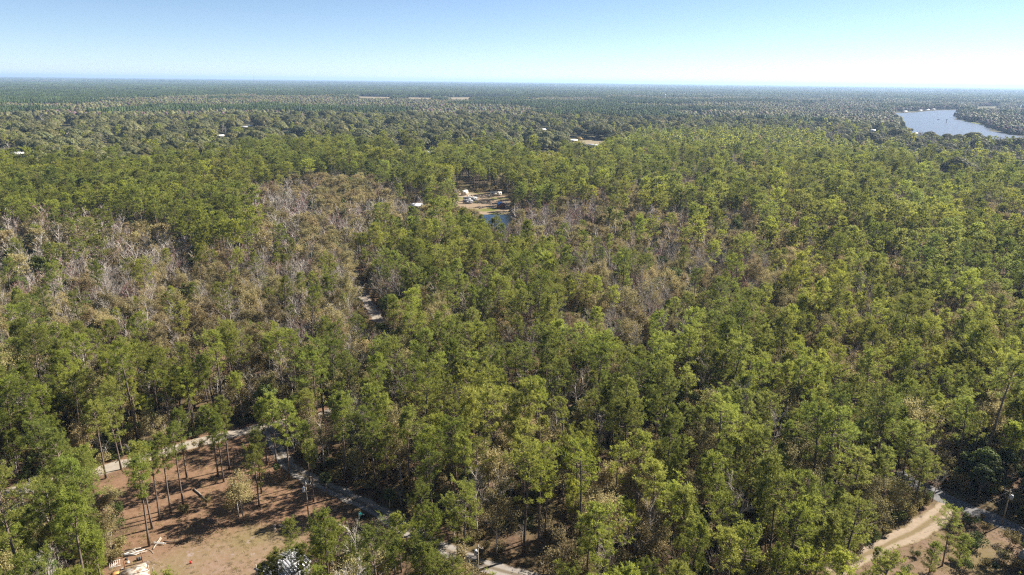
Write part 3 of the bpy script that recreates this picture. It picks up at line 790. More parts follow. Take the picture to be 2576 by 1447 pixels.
# ------------------------------------------------------------------ where which tree grows
SP = ['pine', 'oak', 'bare', 'red', 'golden', 'laurel', 'none']
def W(**k): return np.array([k.get(s, 0.0) for s in SP])
ZONES = [   # stands read from the photograph (crown height), later ones win
    ([(-400, 236), (0, 240), (620, 245), (1300, 250), (2000, 262), (2250, 285), (2262, 345), (1900, 332), (1600, 345), (1490, 400), (1380, 392), (1150, 388), (800, 372), (600, 378), (550, 425), (450, 412), (330, 432), (-400, 440)], W(oak=.82, bare=.06, pine=.06, golden=.03, laurel=.03)),
    ([(0, 425), (150, 418), (330, 412), (480, 440), (488, 495), (410, 535), (250, 525), (0, 540), (-300, 540), (-300, 430)], W(pine=.92, laurel=.08)),
    ([(-300, 560), (0, 560), (250, 548), (420, 575), (440, 640), (640, 640), (640, 520), (560, 462), (900, 442), (1150, 472), (1160, 520), (1010, 545), (985, 640), (945, 720), (940, 800), (910, 890), (700, 905), (600, 960), (430, 935), (300, 885), (0, 915), (-300, 910)], W(bare=.35, golden=.31, red=.10, pine=.09, laurel=.15)),
    ([(150, 650), (440, 600), (480, 700), (350, 765), (220, 795), (140, 745)], W(bare=.66, red=.08, golden=.16, laurel=.06, pine=.04)),
    ([(600, 485), (820, 470), (950, 560), (965, 665), (800, 690), (640, 630)], W(bare=.42, red=.20, golden=.26, laurel=.12)),
    ([(380, 725), (480, 685), (720, 695), (745, 805), (600, 865), (420, 835)], W(golden=.48, bare=.32, pine=.08, laurel=.12)),
    ([(790, 485), (890, 430), (920, 500), (820, 545)], W(golden=.85, laurel=.15)),
    ([(470, 510), (560, 492), (622, 530), (632, 610), (560, 640), (462, 608), (450, 560)], W(pine=.9, laurel=.1)),
    ([(540, 382), (700, 372), (1000, 388), (1150, 402), (1170, 472), (1050, 474), (900, 436), (780, 432), (560, 465)], W(pine=.80, laurel=.12, bare=.08)),
    ([(1160, 400), (1400, 402), (1470, 440), (1460, 505), (1290, 508), (1285, 470), (1160, 455)], W(pine=.80, golden=.08, red=.06, laurel=.06)),
    ([(1000, 500), (1160, 480), (1190, 530), (1210, 560), (1100, 600), (1000, 600)], W(golden=.40, pine=.25, bare=.20, laurel=.15)),
    ([(1195, 565), (1300, 535), (1520, 512), (1660, 545), (1650, 622), (1380, 645), (1230, 600)], W(bare=.55, red=.22, golden=.20, pine=.03)),
    ([(1360, 600), (1650, 540), (1920, 560), (1970, 720), (1800, 830), (1640, 890), (1490, 875), (1385, 780)], W(golden=.36, bare=.32, red=.08, laurel=.14, pine=.10)),
    ([(1900, 540), (2150, 580), (2230, 680), (2040, 720), (1930, 660)], W(golden=.36, bare=.18, pine=.40, red=.06)),
    ([(2180, 470), (2400, 465), (2700, 520), (2700, 620), (2300, 590)], W(bare=.34, golden=.22, pine=.40, red=.04)),
    ([(2000, 800), (2400, 830), (2560, 930), (2250, 980), (2020, 900)], W(golden=.34, bare=.12, pine=.54)),
    ([(1480, 420), (1900, 400), (2150, 450), (1900, 530), (1560, 510)], W(golden=.22, bare=.22, red=.14, pine=.42)),
    ([(950, 770), (1230, 780), (1260, 900), (960, 900)], W(golden=.44, bare=.24, pine=.32)),
    ([(560, 900), (760, 880), (820, 960), (640, 980)], W(golden=.5, bare=.15, pine=.35)),
    ([(1880, 300), (2262, 345), (2800, 342), (2800, 400), (2240, 405), (2000, 340)], W(oak=.48, bare=.30, red=.12, pine=.10)),
    ([(2230, 400), (2576, 390), (2800, 400), (2800, 480), (2400, 470), (2250, 425)], W(oak=.34, bare=.36, pine=.22, red=.08)),
    ([(1940, 760), (2060, 770), (2050, 830), (1950, 820)], W(golden=.6, pine=.4)),
    ([(2230, 1180), (2420, 1120), (2700, 1150), (2700, 1290), (2420, 1240)], W(laurel=.55, pine=.35, golden=.10)),
    (zr([(1560, 440), (2200, 425), (2900, 440), (2900, 880), (2350, 815), (2050, 760), (2020, 690), (1700, 600), (1545, 590)]), W(red=.60, bare=.38, oak=.02))]
DEFAULT = W(pine=.70, golden=.13, bare=.075, red=.02, laurel=.075)
zone_polys = [(gp(p, 14.0 if w[0] > .75 else 7.0), w) for p, w in ZONES]

def jgrid(r0, r1, step, half):
    """jittered points in a ring sector in front of the camera"""
    g = np.arange(-r1, r1 + step, step); gy_ = np.arange(-r0, r1 + step, step)
    X, Y = np.meshgrid(g, gy_); X = X.ravel(); Y = Y.ravel()
    X = X + rng.uniform(-.46, .46, X.shape) * step; Y = Y + rng.uniform(-.46, .46, Y.shape) * step
    r = np.hypot(X, Y); a = np.abs(np.arctan2(X, Y))
    k = (r >= r0) & (r < r1) & (a < half)
    return X[k], Y[k]

def blocked_ground(x, y, tr=2.6):
    b = inpoly(x, y, CLEAR) | inpoly(x, y, VERGE) | inpoly(x, y, CAMP) | inpoly(x, y, POND) | inpoly(x, y, POND2) | inpoly(x, y, RIVER) | inpoly(x, y, FARWATER)
    for ln, q in ((sandy[:11], tr), (sandy[10:], .9), (track, tr), (gravel, tr), (ruts, tr)): b |= dist_line(x, y, ln) < q
    for p in FIELDS + patches: b |= inpoly(x, y, p)
    return b

def hides_view(x, y, h, half=0.0):
    b = np.zeros(np.shape(x), bool)
    for off in ((0.0,) if half == 0 else (-half, 0.0, half)):
        for t in np.linspace(0, 1.02, 14):
            px, py = proj(x + off, y, h * t)
            for p in VIEW: b |= inpoly(px, py, p)
    return b

HT = dict(pine=19.5, oak=14.5, bare=14, red=14, golden=12, laurel=9.5)
RAD = dict(pine=2.2, oak=6.5, bare=2.5, red=2.5, golden=2.5, laurel=2.3)
TREES = []   # dicts of arrays
def scatter(r0, r1, step, half, lod):
    x, y = jgrid(r0, r1, step, half)
    dens = vnoise(x, y, 26, 4) * .6 + vnoise(x, y, 9, 6) * .4
    k = (rng.random(len(x)) < np.clip(.55 + .85 * dens, 0, 1) * (1.0 if lod == 0 else .84)) & ~blocked_ground(x, y)
    x, y = x[k], y[k]
    r = np.hypot(x, y)
    jx = x + (vnoise(x, y, 30, 8) - .5) * 22 + rng.normal(size=len(x)) * 4; jy = y + (vnoise(x, y, 30, 9) - .5) * 30 + rng.normal(size=len(x)) * 4
    w = np.broadcast_to(DEFAULT, (len(x), len(SP))).copy()
    for poly, ww in zone_polys: w[inpoly(jx, jy, poly)] = ww
    isdef = np.ones(len(x), bool)
    for poly, ww in zone_polys: isdef &= ~inpoly(jx, jy, poly)
    mixn = np.clip(vnoise(x, y, 38, 31) * .6 + vnoise(x, y, 90, 33) * .6 - .35, 0, 1)[:, None] * 2.2
    w = np.where(isdef[:, None], w * np.where(np.array([s_ in ('golden', 'bare', 'red') for s_ in SP])[None], .75 + 1.7 * mixn, 1.0), w)
    cum = np.cumsum(w, 1); cum /= cum[:, -1:]
    sp = (rng.random(len(x))[:, None] > cum).sum(1)
    for i, s in enumerate(SP[:-1]):
        q = sp == i
        xx, yy = x[q], y[q]
        sc = (rng.uniform(.62, 1.0, len(xx)) + rng.random(len(xx)) ** 2 * .32) * (1 + .10 * (vnoise(xx, yy, 40, 2) - .5))
        if s == 'oak': sc = sc * rng.uniform(.85, 1.15, len(xx))
        if s in ('bare', 'red', 'golden'): sc = sc * 1.22
        hd = hides_view(xx, yy, HT[s] * sc, RAD[s] * .8)
        for kk in ([] if not len(xx) else [~hd]): xx, yy, sc = xx[kk], yy[kk], sc[kk]
        if s == 'oak' or (lod == 2 and s != 'pine'):    # broad crowns: thin out
            kk = rng.random(len(xx)) < ((step / 13.0) ** 2 if s == 'oak' else .9); xx, yy, sc = xx[kk], yy[kk], sc[kk]
        lo = lod
        names = sorted(n for n in KINDS[s] if n.startswith(f'p{lo}_')) or sorted(n for n in KINDS[s] if n.startswith('p1_'))
        v = rng.integers(0, len(names), len(xx))
        for j in range(len(xx)):
            TREES.append([s, names[v[j]], xx[j], yy[j], sc[j], rng.random() * 6.283, rng.normal() * .035, rng.normal() * .035])
scatter(72, 340, 4.7, 0.86, 0)
scatter(340, 880, 6.2, 0.80, 1)
scatter(880, 1700, 7.6, 0.78, 2)

# trees that stand clear enough to be placed one by one: foot point in the photograph, height, shape
for px, py, h, v in [(375.6, 1374, 20, 2), (382.6, 1330, 20, 5), (402, 1307.5, 18, 2), (430, 1292, 19, 0), (461.6, 1274, 19.5, 5), (470, 1202, 18, 0), (549, 1199, 18, 3), (563, 1213, 17, 2), (577, 1181, 19, 0), (267, 1204, 20, 0), (305, 1181, 18, 3),
                     (696, 1172, 19, 0), (728, 1207.5, 20, 3), (672, 1170, 17, 2), (652, 1274, 15, 6), (658, 1241, 16, 2), (779, 1216, 16, 5), (789, 1262, 15, 2),
                     (152, 1441, 19, 1), (191, 1446, 17, 0), (150, 1392, 17, 3), (60, 1425, 10.5, 8), (205, 1330, 16, 6), (170, 1300, 14, 0), (30, 1475, 13, 6), (240, 1262, 14, 6), (8, 1405, 9.5, 8), (215, 1400, 12, 8), (95, 1480, 14, 3), (250, 1490, 10, 8), (110, 1420, 13, 2), (135, 1340, 13, 2),
                     (737, 1425, 10.5, 6), (807, 1452, 11.5, 8), (854, 1462, 13, 6), (905, 1450, 9, 8), (951, 1452, 10.5, 0), (1010, 1440, 12.5, 8), (1086, 1462, 16, 3), (780, 1500, 11, 8), (705, 1500, 10, 6), (755, 1490, 10, 4), (675, 1512, 8, 8), (1050, 1400, 8, 8), (880, 1500, 11, 8), (980, 1500, 11, 8), (690, 1490, 8, 8),
                     (2370, 1424, 13, 4), (2330, 1470, 9, 8), (2400, 1462, 10, 8), (2200, 1474, 8, 8), (2110, 1455, 13, 4)]:
    q = at(px, py); TREES.append(['pine', f'p0_{v:02d}', q.x, q.y, h / PINE_H[v], rng.random() * 6.283, 0.0, 0.0])
for px, py, h, v in [(612, 1311, 9.0, 2), (601, 1300, 7.0, 3), (2345, 1262, 9, 2), (2140, 1330, 8, 3), (2505, 1440, 4.5, 2)]:
    q = at(px, py); TREES.append(['golden' if px < 700 else 'bare', f'p0_{v}', q.x, q.y, h / (10, 12, 9, 7)[v] if px < 700 else h / (12, 14, 11, 9)[v], rng.random() * 6.283, 0, 0])
for px, py, h, v, kd in [(1240, 600, 10, 0, 'bare'), (1262, 607, 9, 3, 'bare'), (1281, 601, 10, 2, 'bare'), (1226, 597, 8, 3, 'red'), (1250, 613, 9, 1, 'bare'), (1272, 592, 8, 2, 'bare'), (1300, 596, 9, 0, 'golden'), (1310, 600, 9, 0, 'bare'), (1330, 596, 11, 1, 'red'), (1234, 590, 7, 3, 'bare')]:
    q = at(px, py); TREES.append([kd, f'p0_{v}', q.x, q.y, h / 11.5, rng.random() * 6.283, 0, 0])
for px, py, sc, v in [(265, 1330, .75, 0), (280, 1385, .8, 2), (240, 1380, .8, 0), (290, 1290, .6, 2), (2434, 1404, .55, 2), (262, 1430, .7, 2)]:
    q = at(px, py); TREES.append(['golden' if px < 1000 else 'laurel', f'p0_{v}', q.x, q.y, sc, rng.random() * 6.283, 0, 0])
for px, py, sc, v in [(823, 1241, .75, 0), (981, 1282, .7, 0), (938, 1045, .8, 1), (700, 1198, .45, 0), (772, 1120, .6, 0), (748, 842, 1.0, 1), (735, 858, 1.1, 0), (768, 850, .8, 0), (1008, 822, .8, 0), (2120, 1065, .8, 0), (2452, 1165, .9, 1), (2480, 1130, .9, 0), (2420, 1190, .8, 0), (2520, 1175, .8, 0), (2150, 1040, .9, 1), (1790, 1100, .8, 0), (1180, 1010, .8, 1),
                      (2500, 1445, .35, 0), (1985, 1060, .9, 0), (2405, 1215, .6, 0), (2350, 1215, .5, 0), (1250, 1075, .7, 0), (1400, 1010, .8, 1), (1640, 1010, .8, 0)]:
    q = at(px, py); TREES.append(['palm', f'p0_{v}', q.x, q.y, sc, rng.random() * 6.283, rng.normal() * .04, rng.normal() * .04])
# palms on the near river bank
for px, py in [(2262, 323), (2270, 322), (2277, 323), (2294, 329), (2266, 326), (2283, 327)]:
    q = at(px, py, 11); TREES.append(['palm', 'p0_1', q.x, q.y, 1.7, rng.random() * 6.283, 0, 0])

# underbrush
def brush(r0, r1, step, half, lod, pal=.10):
    x, y = jgrid(r0, r1, step, half)
    k = (rng.random(len(x)) < np.clip(vnoise(x, y, 16, 12) * 1.6 + .1, .25, 1)) & ~blocked_ground(x, y, 3.0)
    x, y = x[k], y[k]; k = ~hides_view(x, y, 2.0); x, y = x[k], y[k]
    names = sorted(n for n in KINDS['shrub'] if n.startswith(f'p{lod}_'))
    tone = vnoise(x, y, 40, 21)
    for j in range(len(x)):
        if lod == 0 and rng.random() < pal: TREES.append(['palmetto', f'p0_{rng.integers(2)}', x[j], y[j], rng.uniform(.8, 1.4), rng.random() * 6.283, 0, 0]); continue
        v = rng.integers(len(names))
        if lod == 0 and v in (4, 5) and tone[j] < .45: v = rng.integers(4)
        TREES.append(['shrub', names[v], x[j], y[j], rng.uniform(.5, 1.35), rng.random() * 6.283, 0, 0])
brush(78, 340, 2.7, 0.84, 0)
brush(340, 620, 4.5, 0.78, 1)
for px, py, sc in [(460, 1142, .8), (500, 1132, .9), (440, 1152, .6), (466, 1290, .9), (520, 1268, .6), (400, 1160, .6), (2280, 1300, 1.1), (2300, 1285, 1.2), (2250, 1312, 1.2), (2220, 1330, 1.1), (2190, 1345, 1.1), (2265, 1290, 1.3), (2320, 1272, .9),
                   (2410, 1350, .9), (2440, 1320, 1.0), (2300, 1400, .6), (2280, 1440, .7), (2340, 1440, .6), (2460, 1380, 1.1), (2540, 1370, 1.0), (2520, 1410, 1.1), (2430, 1430, .9), (2250, 1420, .5), (2560, 1440, .9), (2480, 1425, .8), (2200, 1365, .8), (2170, 1380, .9), (2150, 1395, 1.0), (2230, 1345, .7), (2400, 1320, .6), (2470, 1305, .5), (2480, 1340, .8), (2390, 1375, .7), (300, 1330, 1.1), (305, 1372, 1.0), (290, 1405, 1.2), (275, 1425, 1.1), (300, 1290, .9), (252, 1300, 1.2), (235, 1345, 1.3)]:
    q = at(px, py); TREES.append(['shrub', f'p0_{rng.integers(6)}', q.x, q.y, sc, rng.random() * 6.283, 0, 0])

# ------------------------------------------------------------------ far wood as patches of canopy
PATCHPTS = []
PLANT = gp([(-600, 196), (0, 205), (600, 206), (1300, 212), (1320, 240), (1250, 243), (1000, 240), (640, 236), (300, 246), (0, 262), (-600, 250)], 14)
BARES = [gp(zr([(1560, 440), (2200, 425), (2900, 440), (2900, 880), (2350, 815), (2050, 760), (2020, 690), (1700, 600), (1545, 590)]), 11), gp([(1850, 238), (2300, 245), (2700, 250), (2700, 275), (2290, 276), (2180, 300), (2000, 280)], 11)]
GREENPINE = gp([(1300, 225), (1520, 232), (1520, 244), (1300, 246)], 14)
def canopy_ring(r0, r1, step, half, kinds):
    x, y = jgrid(r0, r1, step, half)
    k = ~blocked_ground(x, y); x, y = x[k], y[k]
    far_ = kinds == 'far'
    m_ = (x * 0).astype(int)
    m_[inpoly(x, y, PLANT) | inpoly(x, y, GREENPINE)] = 1
    if far_: m_[(vnoise(x, y, 1500, 3) > .5)] = 1
    else:
        pn_ = vnoise(x, y, 330, 51) * .65 + vnoise(x, y, 120, 52) * .35; m_[(m_ == 0) & (pn_ > .60)] = 1; m_[(m_ == 0) & (pn_ < .36) & (rng.random(len(x)) < .7)] = 2
    for b in BARES: m_[inpoly(x, y, b) & (rng.random(len(x)) < .85)] = 2
    keep = ~hides_view(x, y, np.where(m_ == 1, 16.0, 13.0), 9 if not far_ else 60); x, y, m_ = x[keep], y[keep], m_[keep]
    for j in range(len(x)):
        nm = (('d_faroak_', 'e_farpine_', 'd_faroak_') if far_ else ('a_oak_', 'b_pine_', 'c_bare_'))[m_[j]] + str(rng.integers(3))
        s = step / (220 if far_ else 26)
        PATCHPTS.append([nm, x[j], y[j], s * rng.uniform(.95, 1.12), rng.random() * 6.283, min(s, 1.6) if far_ else rng.uniform(.85, 1.2)])
canopy_ring(1700, 4600, 25, 0.76, 'near')
canopy_ring(4600, 13000, 210, 0.74, 'far')
canopy_ring(13000, 45000, 620, 0.74, 'far')

# ------------------------------------------------------------------ individuals (the 300 of a kind that show largest) and the rest as stuff
for t in TREES:
    px, py = proj(t[2], t[3], HT.get(t[0], 2.0) * .6)
    px0, py0 = proj(t[2], t[3], HT.get(t[0], 2.0) * t[4])
    d = math.sqrt(t[2] ** 2 + t[3] ** 2 + CAMZ ** 2)
    t += [(-20 < px < PW + 20 and -30 < py and py0 < PH), d, float(px), float(py)]
NAMES = dict(pine=('pine_tree', 'pine', 'pine'), oak=('oak_tree', 'oak', 'spreading olive-green oak'), bare=('leafless_tree', 'tree', 'grey leafless tree'), red=('red_budded_tree', 'tree', 'reddish bare tree'),
             golden=('golden_tree', 'tree', 'thin golden-brown tree'), laurel=('evergreen_tree', 'tree', 'dark glossy evergreen'), palm=('palm_tree', 'palm', 'fan palm'), shrub=('shrub', 'shrub', 'brown-green shrub'), palmetto=('palmetto', 'palmetto', 'low fan-leaved palmetto'))
ONES = 'zeroth first second third fourth fifth sixth seventh eighth ninth tenth eleventh twelfth thirteenth fourteenth fifteenth sixteenth seventeenth eighteenth nineteenth twentieth'.split()
def ordinal(n): return ONES[n] if n <= 20 else 'twenty-' + ONES[n - 20] if n < 30 else 'thirty-' + ONES[max(n - 30, 1)]
def place_of(x, y):
    px, py = (float(v) for v in proj(x, y, 0))
    if inpoly(np.array([x]), np.array([y]), CLEAR)[0]: return 'on the metal-roof side of the clearing' if px > 660 else 'in the brown clearing'
    if dist_line(np.array([x]), np.array([y]), sandy)[0] < 8 and y < 200: return 'beside the pale sandy road'
    if dist_line(np.array([x]), np.array([y]), track)[0] < 8: return 'beside the rutted dirt track'
    if px > 2080 and py > 1180: return 'by the lower right road junction'
    if px < 330 and py > 1200: return 'in the lower left corner'
    if py > 1300 and px < 1500: return 'below the dirt track'
    side = 'left' if px < 760 else 'centre' if px < 1400 else 'centre-right' if px < 2000 else 'right'
    dep = 'near' if py > 1120 else 'second-belt' if py > 960 else 'middle' if py > 800 else 'upper-middle' if py > 640 else 'upper' if py > 480 else 'distant'
    return f'in the {dep} {side} wood'
byname = {}
for kind, (nm, cat, words) in NAMES.items():
    mine = sorted((t for t in TREES if t[0] == kind), key=lambda t: (not t[8], t[9] / (t[4] + .2)))
    single = [t for t in mine[:300] if t[8]]
    rest = [t for t in mine if not any(t is s for s in single[-1:])][0:0] + mine[len(single):]
    groups = {}
    for t in single: groups.setdefault(place_of(t[2], t[3]), []).append(t)
    for plc, ts in groups.items():
        ts.sort(key=lambda t: t[9])
        rows = [ts[i:i + 12] for i in range(0, len(ts), 12)]
        for ri, row in enumerate(rows):
            row.sort(key=lambda t: t[10])
            for i, t in enumerate(row):
                lod0 = KINDS[kind][t[1]]
                o = bpy.data.objects.new(nm, None); COL.objects.link(o)
                o.location = (t[2], t[3], 0); o.rotation_euler = (t[6], t[7], t[5]); o.scale = (t[4],) * 3
                o.empty_display_size = .5
                if kind == 'pine': tr = ('tall ' if t[4] > 1.02 else 'short ' if t[4] < .8 else '') + ('full-crowned ' if t[1][-2:] in ('01', '04', '08', '09', '11') else 'slender ' if t[1][-2:] in ('02', '05', '10', '13') else '')
                elif kind in ('shrub', 'palmetto', 'palm'): tr = 'large ' if t[4] > 1.1 else 'small ' if t[4] < .7 else ''
                else: tr = 'tall ' if t[4] > 1.05 else 'small ' if t[4] < .85 else ''
                if len(ts) == 1: pos = 'the only one'
                elif len(rows) == 1: pos = f'{ordinal(i + 1)} from left'
                else: pos = f'{ordinal(i + 1)} from left, {"front" if ri == 0 else ordinal(ri + 1)} row'
                o['label'] = f'{tr}{words} {plc}, {pos}'; o['category'] = cat; o['group'] = f'{cat}s {plc}'
                if kind == 'palm' and t[9] < 330:
                    tm, fr = PALM[int(t[1][-1])]
                    link('trunk', tm, o)
                    for f_ in fr: link('frond', f_, o)
                else:
                    for pn, pm in lod0['parts']: link(pn, pm, o, kind='stuff' if pn == 'twigs' else None)
    byname[kind] = rest

def make_wood(name, protos, rows, label):
    """one object: points carrying a shape index, turn and size; geometry nodes put the trees on them"""
    if not rows: return
    coll = bpy.data.collections.new('shapes_' + name)
    idx = {}
    for i, k in enumerate(sorted(protos)):
        o = protos[k]['obj']; o.name = f'{name}_{i:02d}'; coll.objects.link(o); idx[k] = i
    me = bpy.data.meshes.new(name)
    n = len(rows)
    me.vertices.add(n)
    me.vertices.foreach_set('co', np.array([(r[1], r[2], 0.0) for r in rows], np.float32).ravel())
    me.attributes.new('shape', 'INT', 'POINT').data.foreach_set('value', np.array([idx[r[0]] for r in rows], np.int32))
    me.attributes.new('turn', 'FLOAT_VECTOR', 'POINT').data.foreach_set('vector', np.array([(r[5] if len(r) > 5 else 0, r[6] if len(r) > 6 else 0, r[4]) for r in rows], np.float32).ravel())
    me.attributes.new('size', 'FLOAT_VECTOR', 'POINT').data.foreach_set('vector', np.array([(r[3], r[3], r[7] if len(r) > 7 else r[3]) for r in rows], np.float32).ravel())
    o = link(name, me, kind='stuff', label=label)
    ng = bpy.data.node_groups.new(name, 'GeometryNodeTree')
    ng.interface.new_socket('Geometry', in_out='INPUT', socket_type='NodeSocketGeometry')
    ng.interface.new_socket('Geometry', in_out='OUTPUT', socket_type='NodeSocketGeometry')
    N, L = ng.nodes, ng.links
    gi, go = N.new('NodeGroupInput'), N.new('NodeGroupOutput')
    ci = N.new('GeometryNodeCollectionInfo'); ci.inputs['Collection'].default_value = coll
    ci.inputs['Separate Children'].default_value = True; ci.inputs['Reset Children'].default_value = True
    ip = N.new('GeometryNodeInstanceOnPoints'); ip.inputs['Pick Instance'].default_value = True
    def na(nm_, ty):
        a = N.new('GeometryNodeInputNamedAttribute'); a.data_type = ty; a.inputs['Name'].default_value = nm_; return a.outputs['Attribute']
    L.new(gi.outputs[0], ip.inputs['Points']); L.new(ci.outputs[0], ip.inputs['Instance'])
    L.new(na('shape', 'INT'), ip.inputs['Instance Index'])
    e2r = N.new('FunctionNodeEulerToRotation'); L.new(na('turn', 'FLOAT_VECTOR'), e2r.inputs[0]); L.new(e2r.outputs[0], ip.inputs['Rotation'])
    L.new(na('size', 'FLOAT_VECTOR'), ip.inputs['Scale'])
    L.new(ip.outputs[0], go.inputs[0])
    md = o.modifiers.new('wood', 'NODES'); md.node_group = ng
WOOD = dict(pine=('pine_wood', 'the mass of green pines filling the wood'), oak=('oak_wood', 'olive canopy of oaks across the far flat land'), bare=('bare_wood', 'grey leafless winter trees in the wet ground'), red=('red_wood', 'reddish bare trees on the river point and wet ground'),
            golden=('golden_wood', 'thin brown and golden winter trees'), laurel=('evergreen_understorey', 'dark evergreen trees among the pines'), palm=('palm_thicket', 'fan palms further back'), shrub=('underbrush', 'brown and green brush under the pines'), palmetto=('palmetto_thicket', 'palmetto ground cover under the pines'))
tg = []
for mt, col_ in (('golden_leaves', 0), ('brush_leaves', 1)):
    for v in range(2):
        g = Geo(); nb_ = 26
        p = rng.normal(size=(nb_, 3)) * np.array([.22, .22, 0]); g.leaves(p, unit(nb_) * .6 + np.array([0, 0, .8 - .7 * v]), rng.uniform(.2, .45, nb_), .05)
        tg.append((f'{col_}{v}', dict(obj=bpy.data.objects.new('tuft', g.mesh('tuft', mt)))))
x, y = jgrid(84, 175, .9, .95)
op = (inpoly(x, y, CLEAR) | inpoly(x, y, VERGE) | (dist_line(x, y, sandy) < 6)) & (dist_line(x, y, sandy) > 2.3) & (dist_line(x, y, ruts) > 1.9) & (dist_line(x, y, track) > 2.2)
op &= rng.random(len(x)) < vnoise(x, y, 5, 40) * .9
x, y = x[op], y[op]
make_wood('litter', dict(tg), [[tg[int(rng.integers(4))][0], x[j], y[j], rng.uniform(.5, 1.3), rng.random() * 6.28, 0, 0] for j in range(len(x))], 'dry grass tufts and needle litter strewn over the open ground')
for kind, rest in byname.items():
    make_wood(WOOD[kind][0], KINDS[kind], [[t[1], t[2], t[3], t[4], t[5], t[6], t[7]] for t in rest], WOOD[kind][1])
make_wood('far_forest', KINDS['canopy'], [[p[0], p[1], p[2], p[3], p[4], 0, 0, p[5]] for p in PATCHPTS], 'endless far forest canopy out to the horizon')
print('TREES', len(TREES), 'PATCHES', len(PATCHPTS))

# ------------------------------------------------------------------ objects
def rot2(v, a): return Vector((v[0] * cos(a) - v[1] * sin(a), v[0] * sin(a) + v[1] * cos(a), 0))
def ang(a, b): return atan2(b.y - a.y, b.x - a.x)

def utility_pole(loc, h, rz, label, transformer=True, arm=True, r=.15):
    t = thing('utility_pole', loc, rz, label, 'pole', 'utility poles')
    part('pole', Geo().tube([(0, 0, -.3), (0, 0, h * .5), (0, 0, h)], [r, r * .85, r * .68], 8), 'pole_wood', t)
    if arm:
        a = part('crossarm', Geo().box((.35, 0, h - .35), (1.3, .12, .12)), 'pole_wood', t)
        for x in (.9, .1): part('insulator', Geo().tube([(x, 0, h - .29), (x, 0, h - .16), (x, 0, h - .02)], [.05, .09, .04], 6), 'white_paint', a)
        part('top_insulator', Geo().tube([(0, 0, h), (0, 0, h + .14), (0, 0, h + .26)], [.05, .10, .04], 6), 'white_paint', t)
    if transformer:
        z = h - 2.1
        c = part('transformer', Geo().tube([(-.48, 0, z), (-.48, 0, z + .08), (-.48, 0, z + 1.0), (-.48, 0, z + 1.12)], [.26, .30, .30, .20], 10), 'transformer_grey', t)
        part('bushing', Geo().tube([(-.48, 0, z + 1.12), (-.48, 0, z + 1.4)], [.06, .03], 6), 'white_paint', c)
        part('bracket', Geo().box((-.16, 0, z + .55), (.2, .1, .5)), 'transformer_grey', t)
    return t
def wire(a, b, sag, label, r=.018):
    a, b = Vector(a), Vector(b); pts = []
    for k in range(13):
        s = k / 12; p = a.lerp(b, s) - a; pts.append((p.x, p.y, p.z - sag * 4 * s * (1 - s)))
    link('power_line', Geo().tube(pts, r, 4).mesh('power_line', 'cable'), None, a, 0, label, 'cable', 'overhead lines')

p1 = at(776.7, 1308.4); utility_pole(p1, 9.0, 0.15, 'weathered wooden utility pole with grey transformer standing in the brown clearing')
p2 = at(1203, 1480); utility_pole(p2, 9.2, -0.4, 'utility pole with transformer at the bottom edge beside the dirt track')
p3 = at(2520, 1321.6); utility_pole(p3, 8.6, 2.6, 'utility pole with transformer at right beside the gravel road')
p4 = at(2221, 1462); utility_pole(p4, 6.2, 0, 'short bare post in the dry grass below the rutted track', False, False, .11)
wire(p1 + Vector((0, 0, 8.9)), p2 + Vector((0, 0, 9.1)), 1.0, 'overhead line from the clearing pole towards the bottom pole')
wire(p1 + Vector((0, 0, 7.3)), at(690, 1080) + Vector((0, 0, 7)), .8, 'overhead line running back from the clearing pole over the track')
wire(p3 + Vector((0, 0, 8.5)), at(2300, 1402) + Vector((0, 0, 6.5)), .6, 'upper of two wires running left from the right-hand pole')
wire(p3 + Vector((0, 0, 7.4)), at(2300, 1402) + Vector((.8, 0, 5.6)), .6, 'lower of two wires running left from the right-hand pole')
wire(p2 + Vector((0, 0, 9.1)), p4 + Vector((0, 0, 6.2)), 1.6, 'overhead line along the bottom edge between two poles')

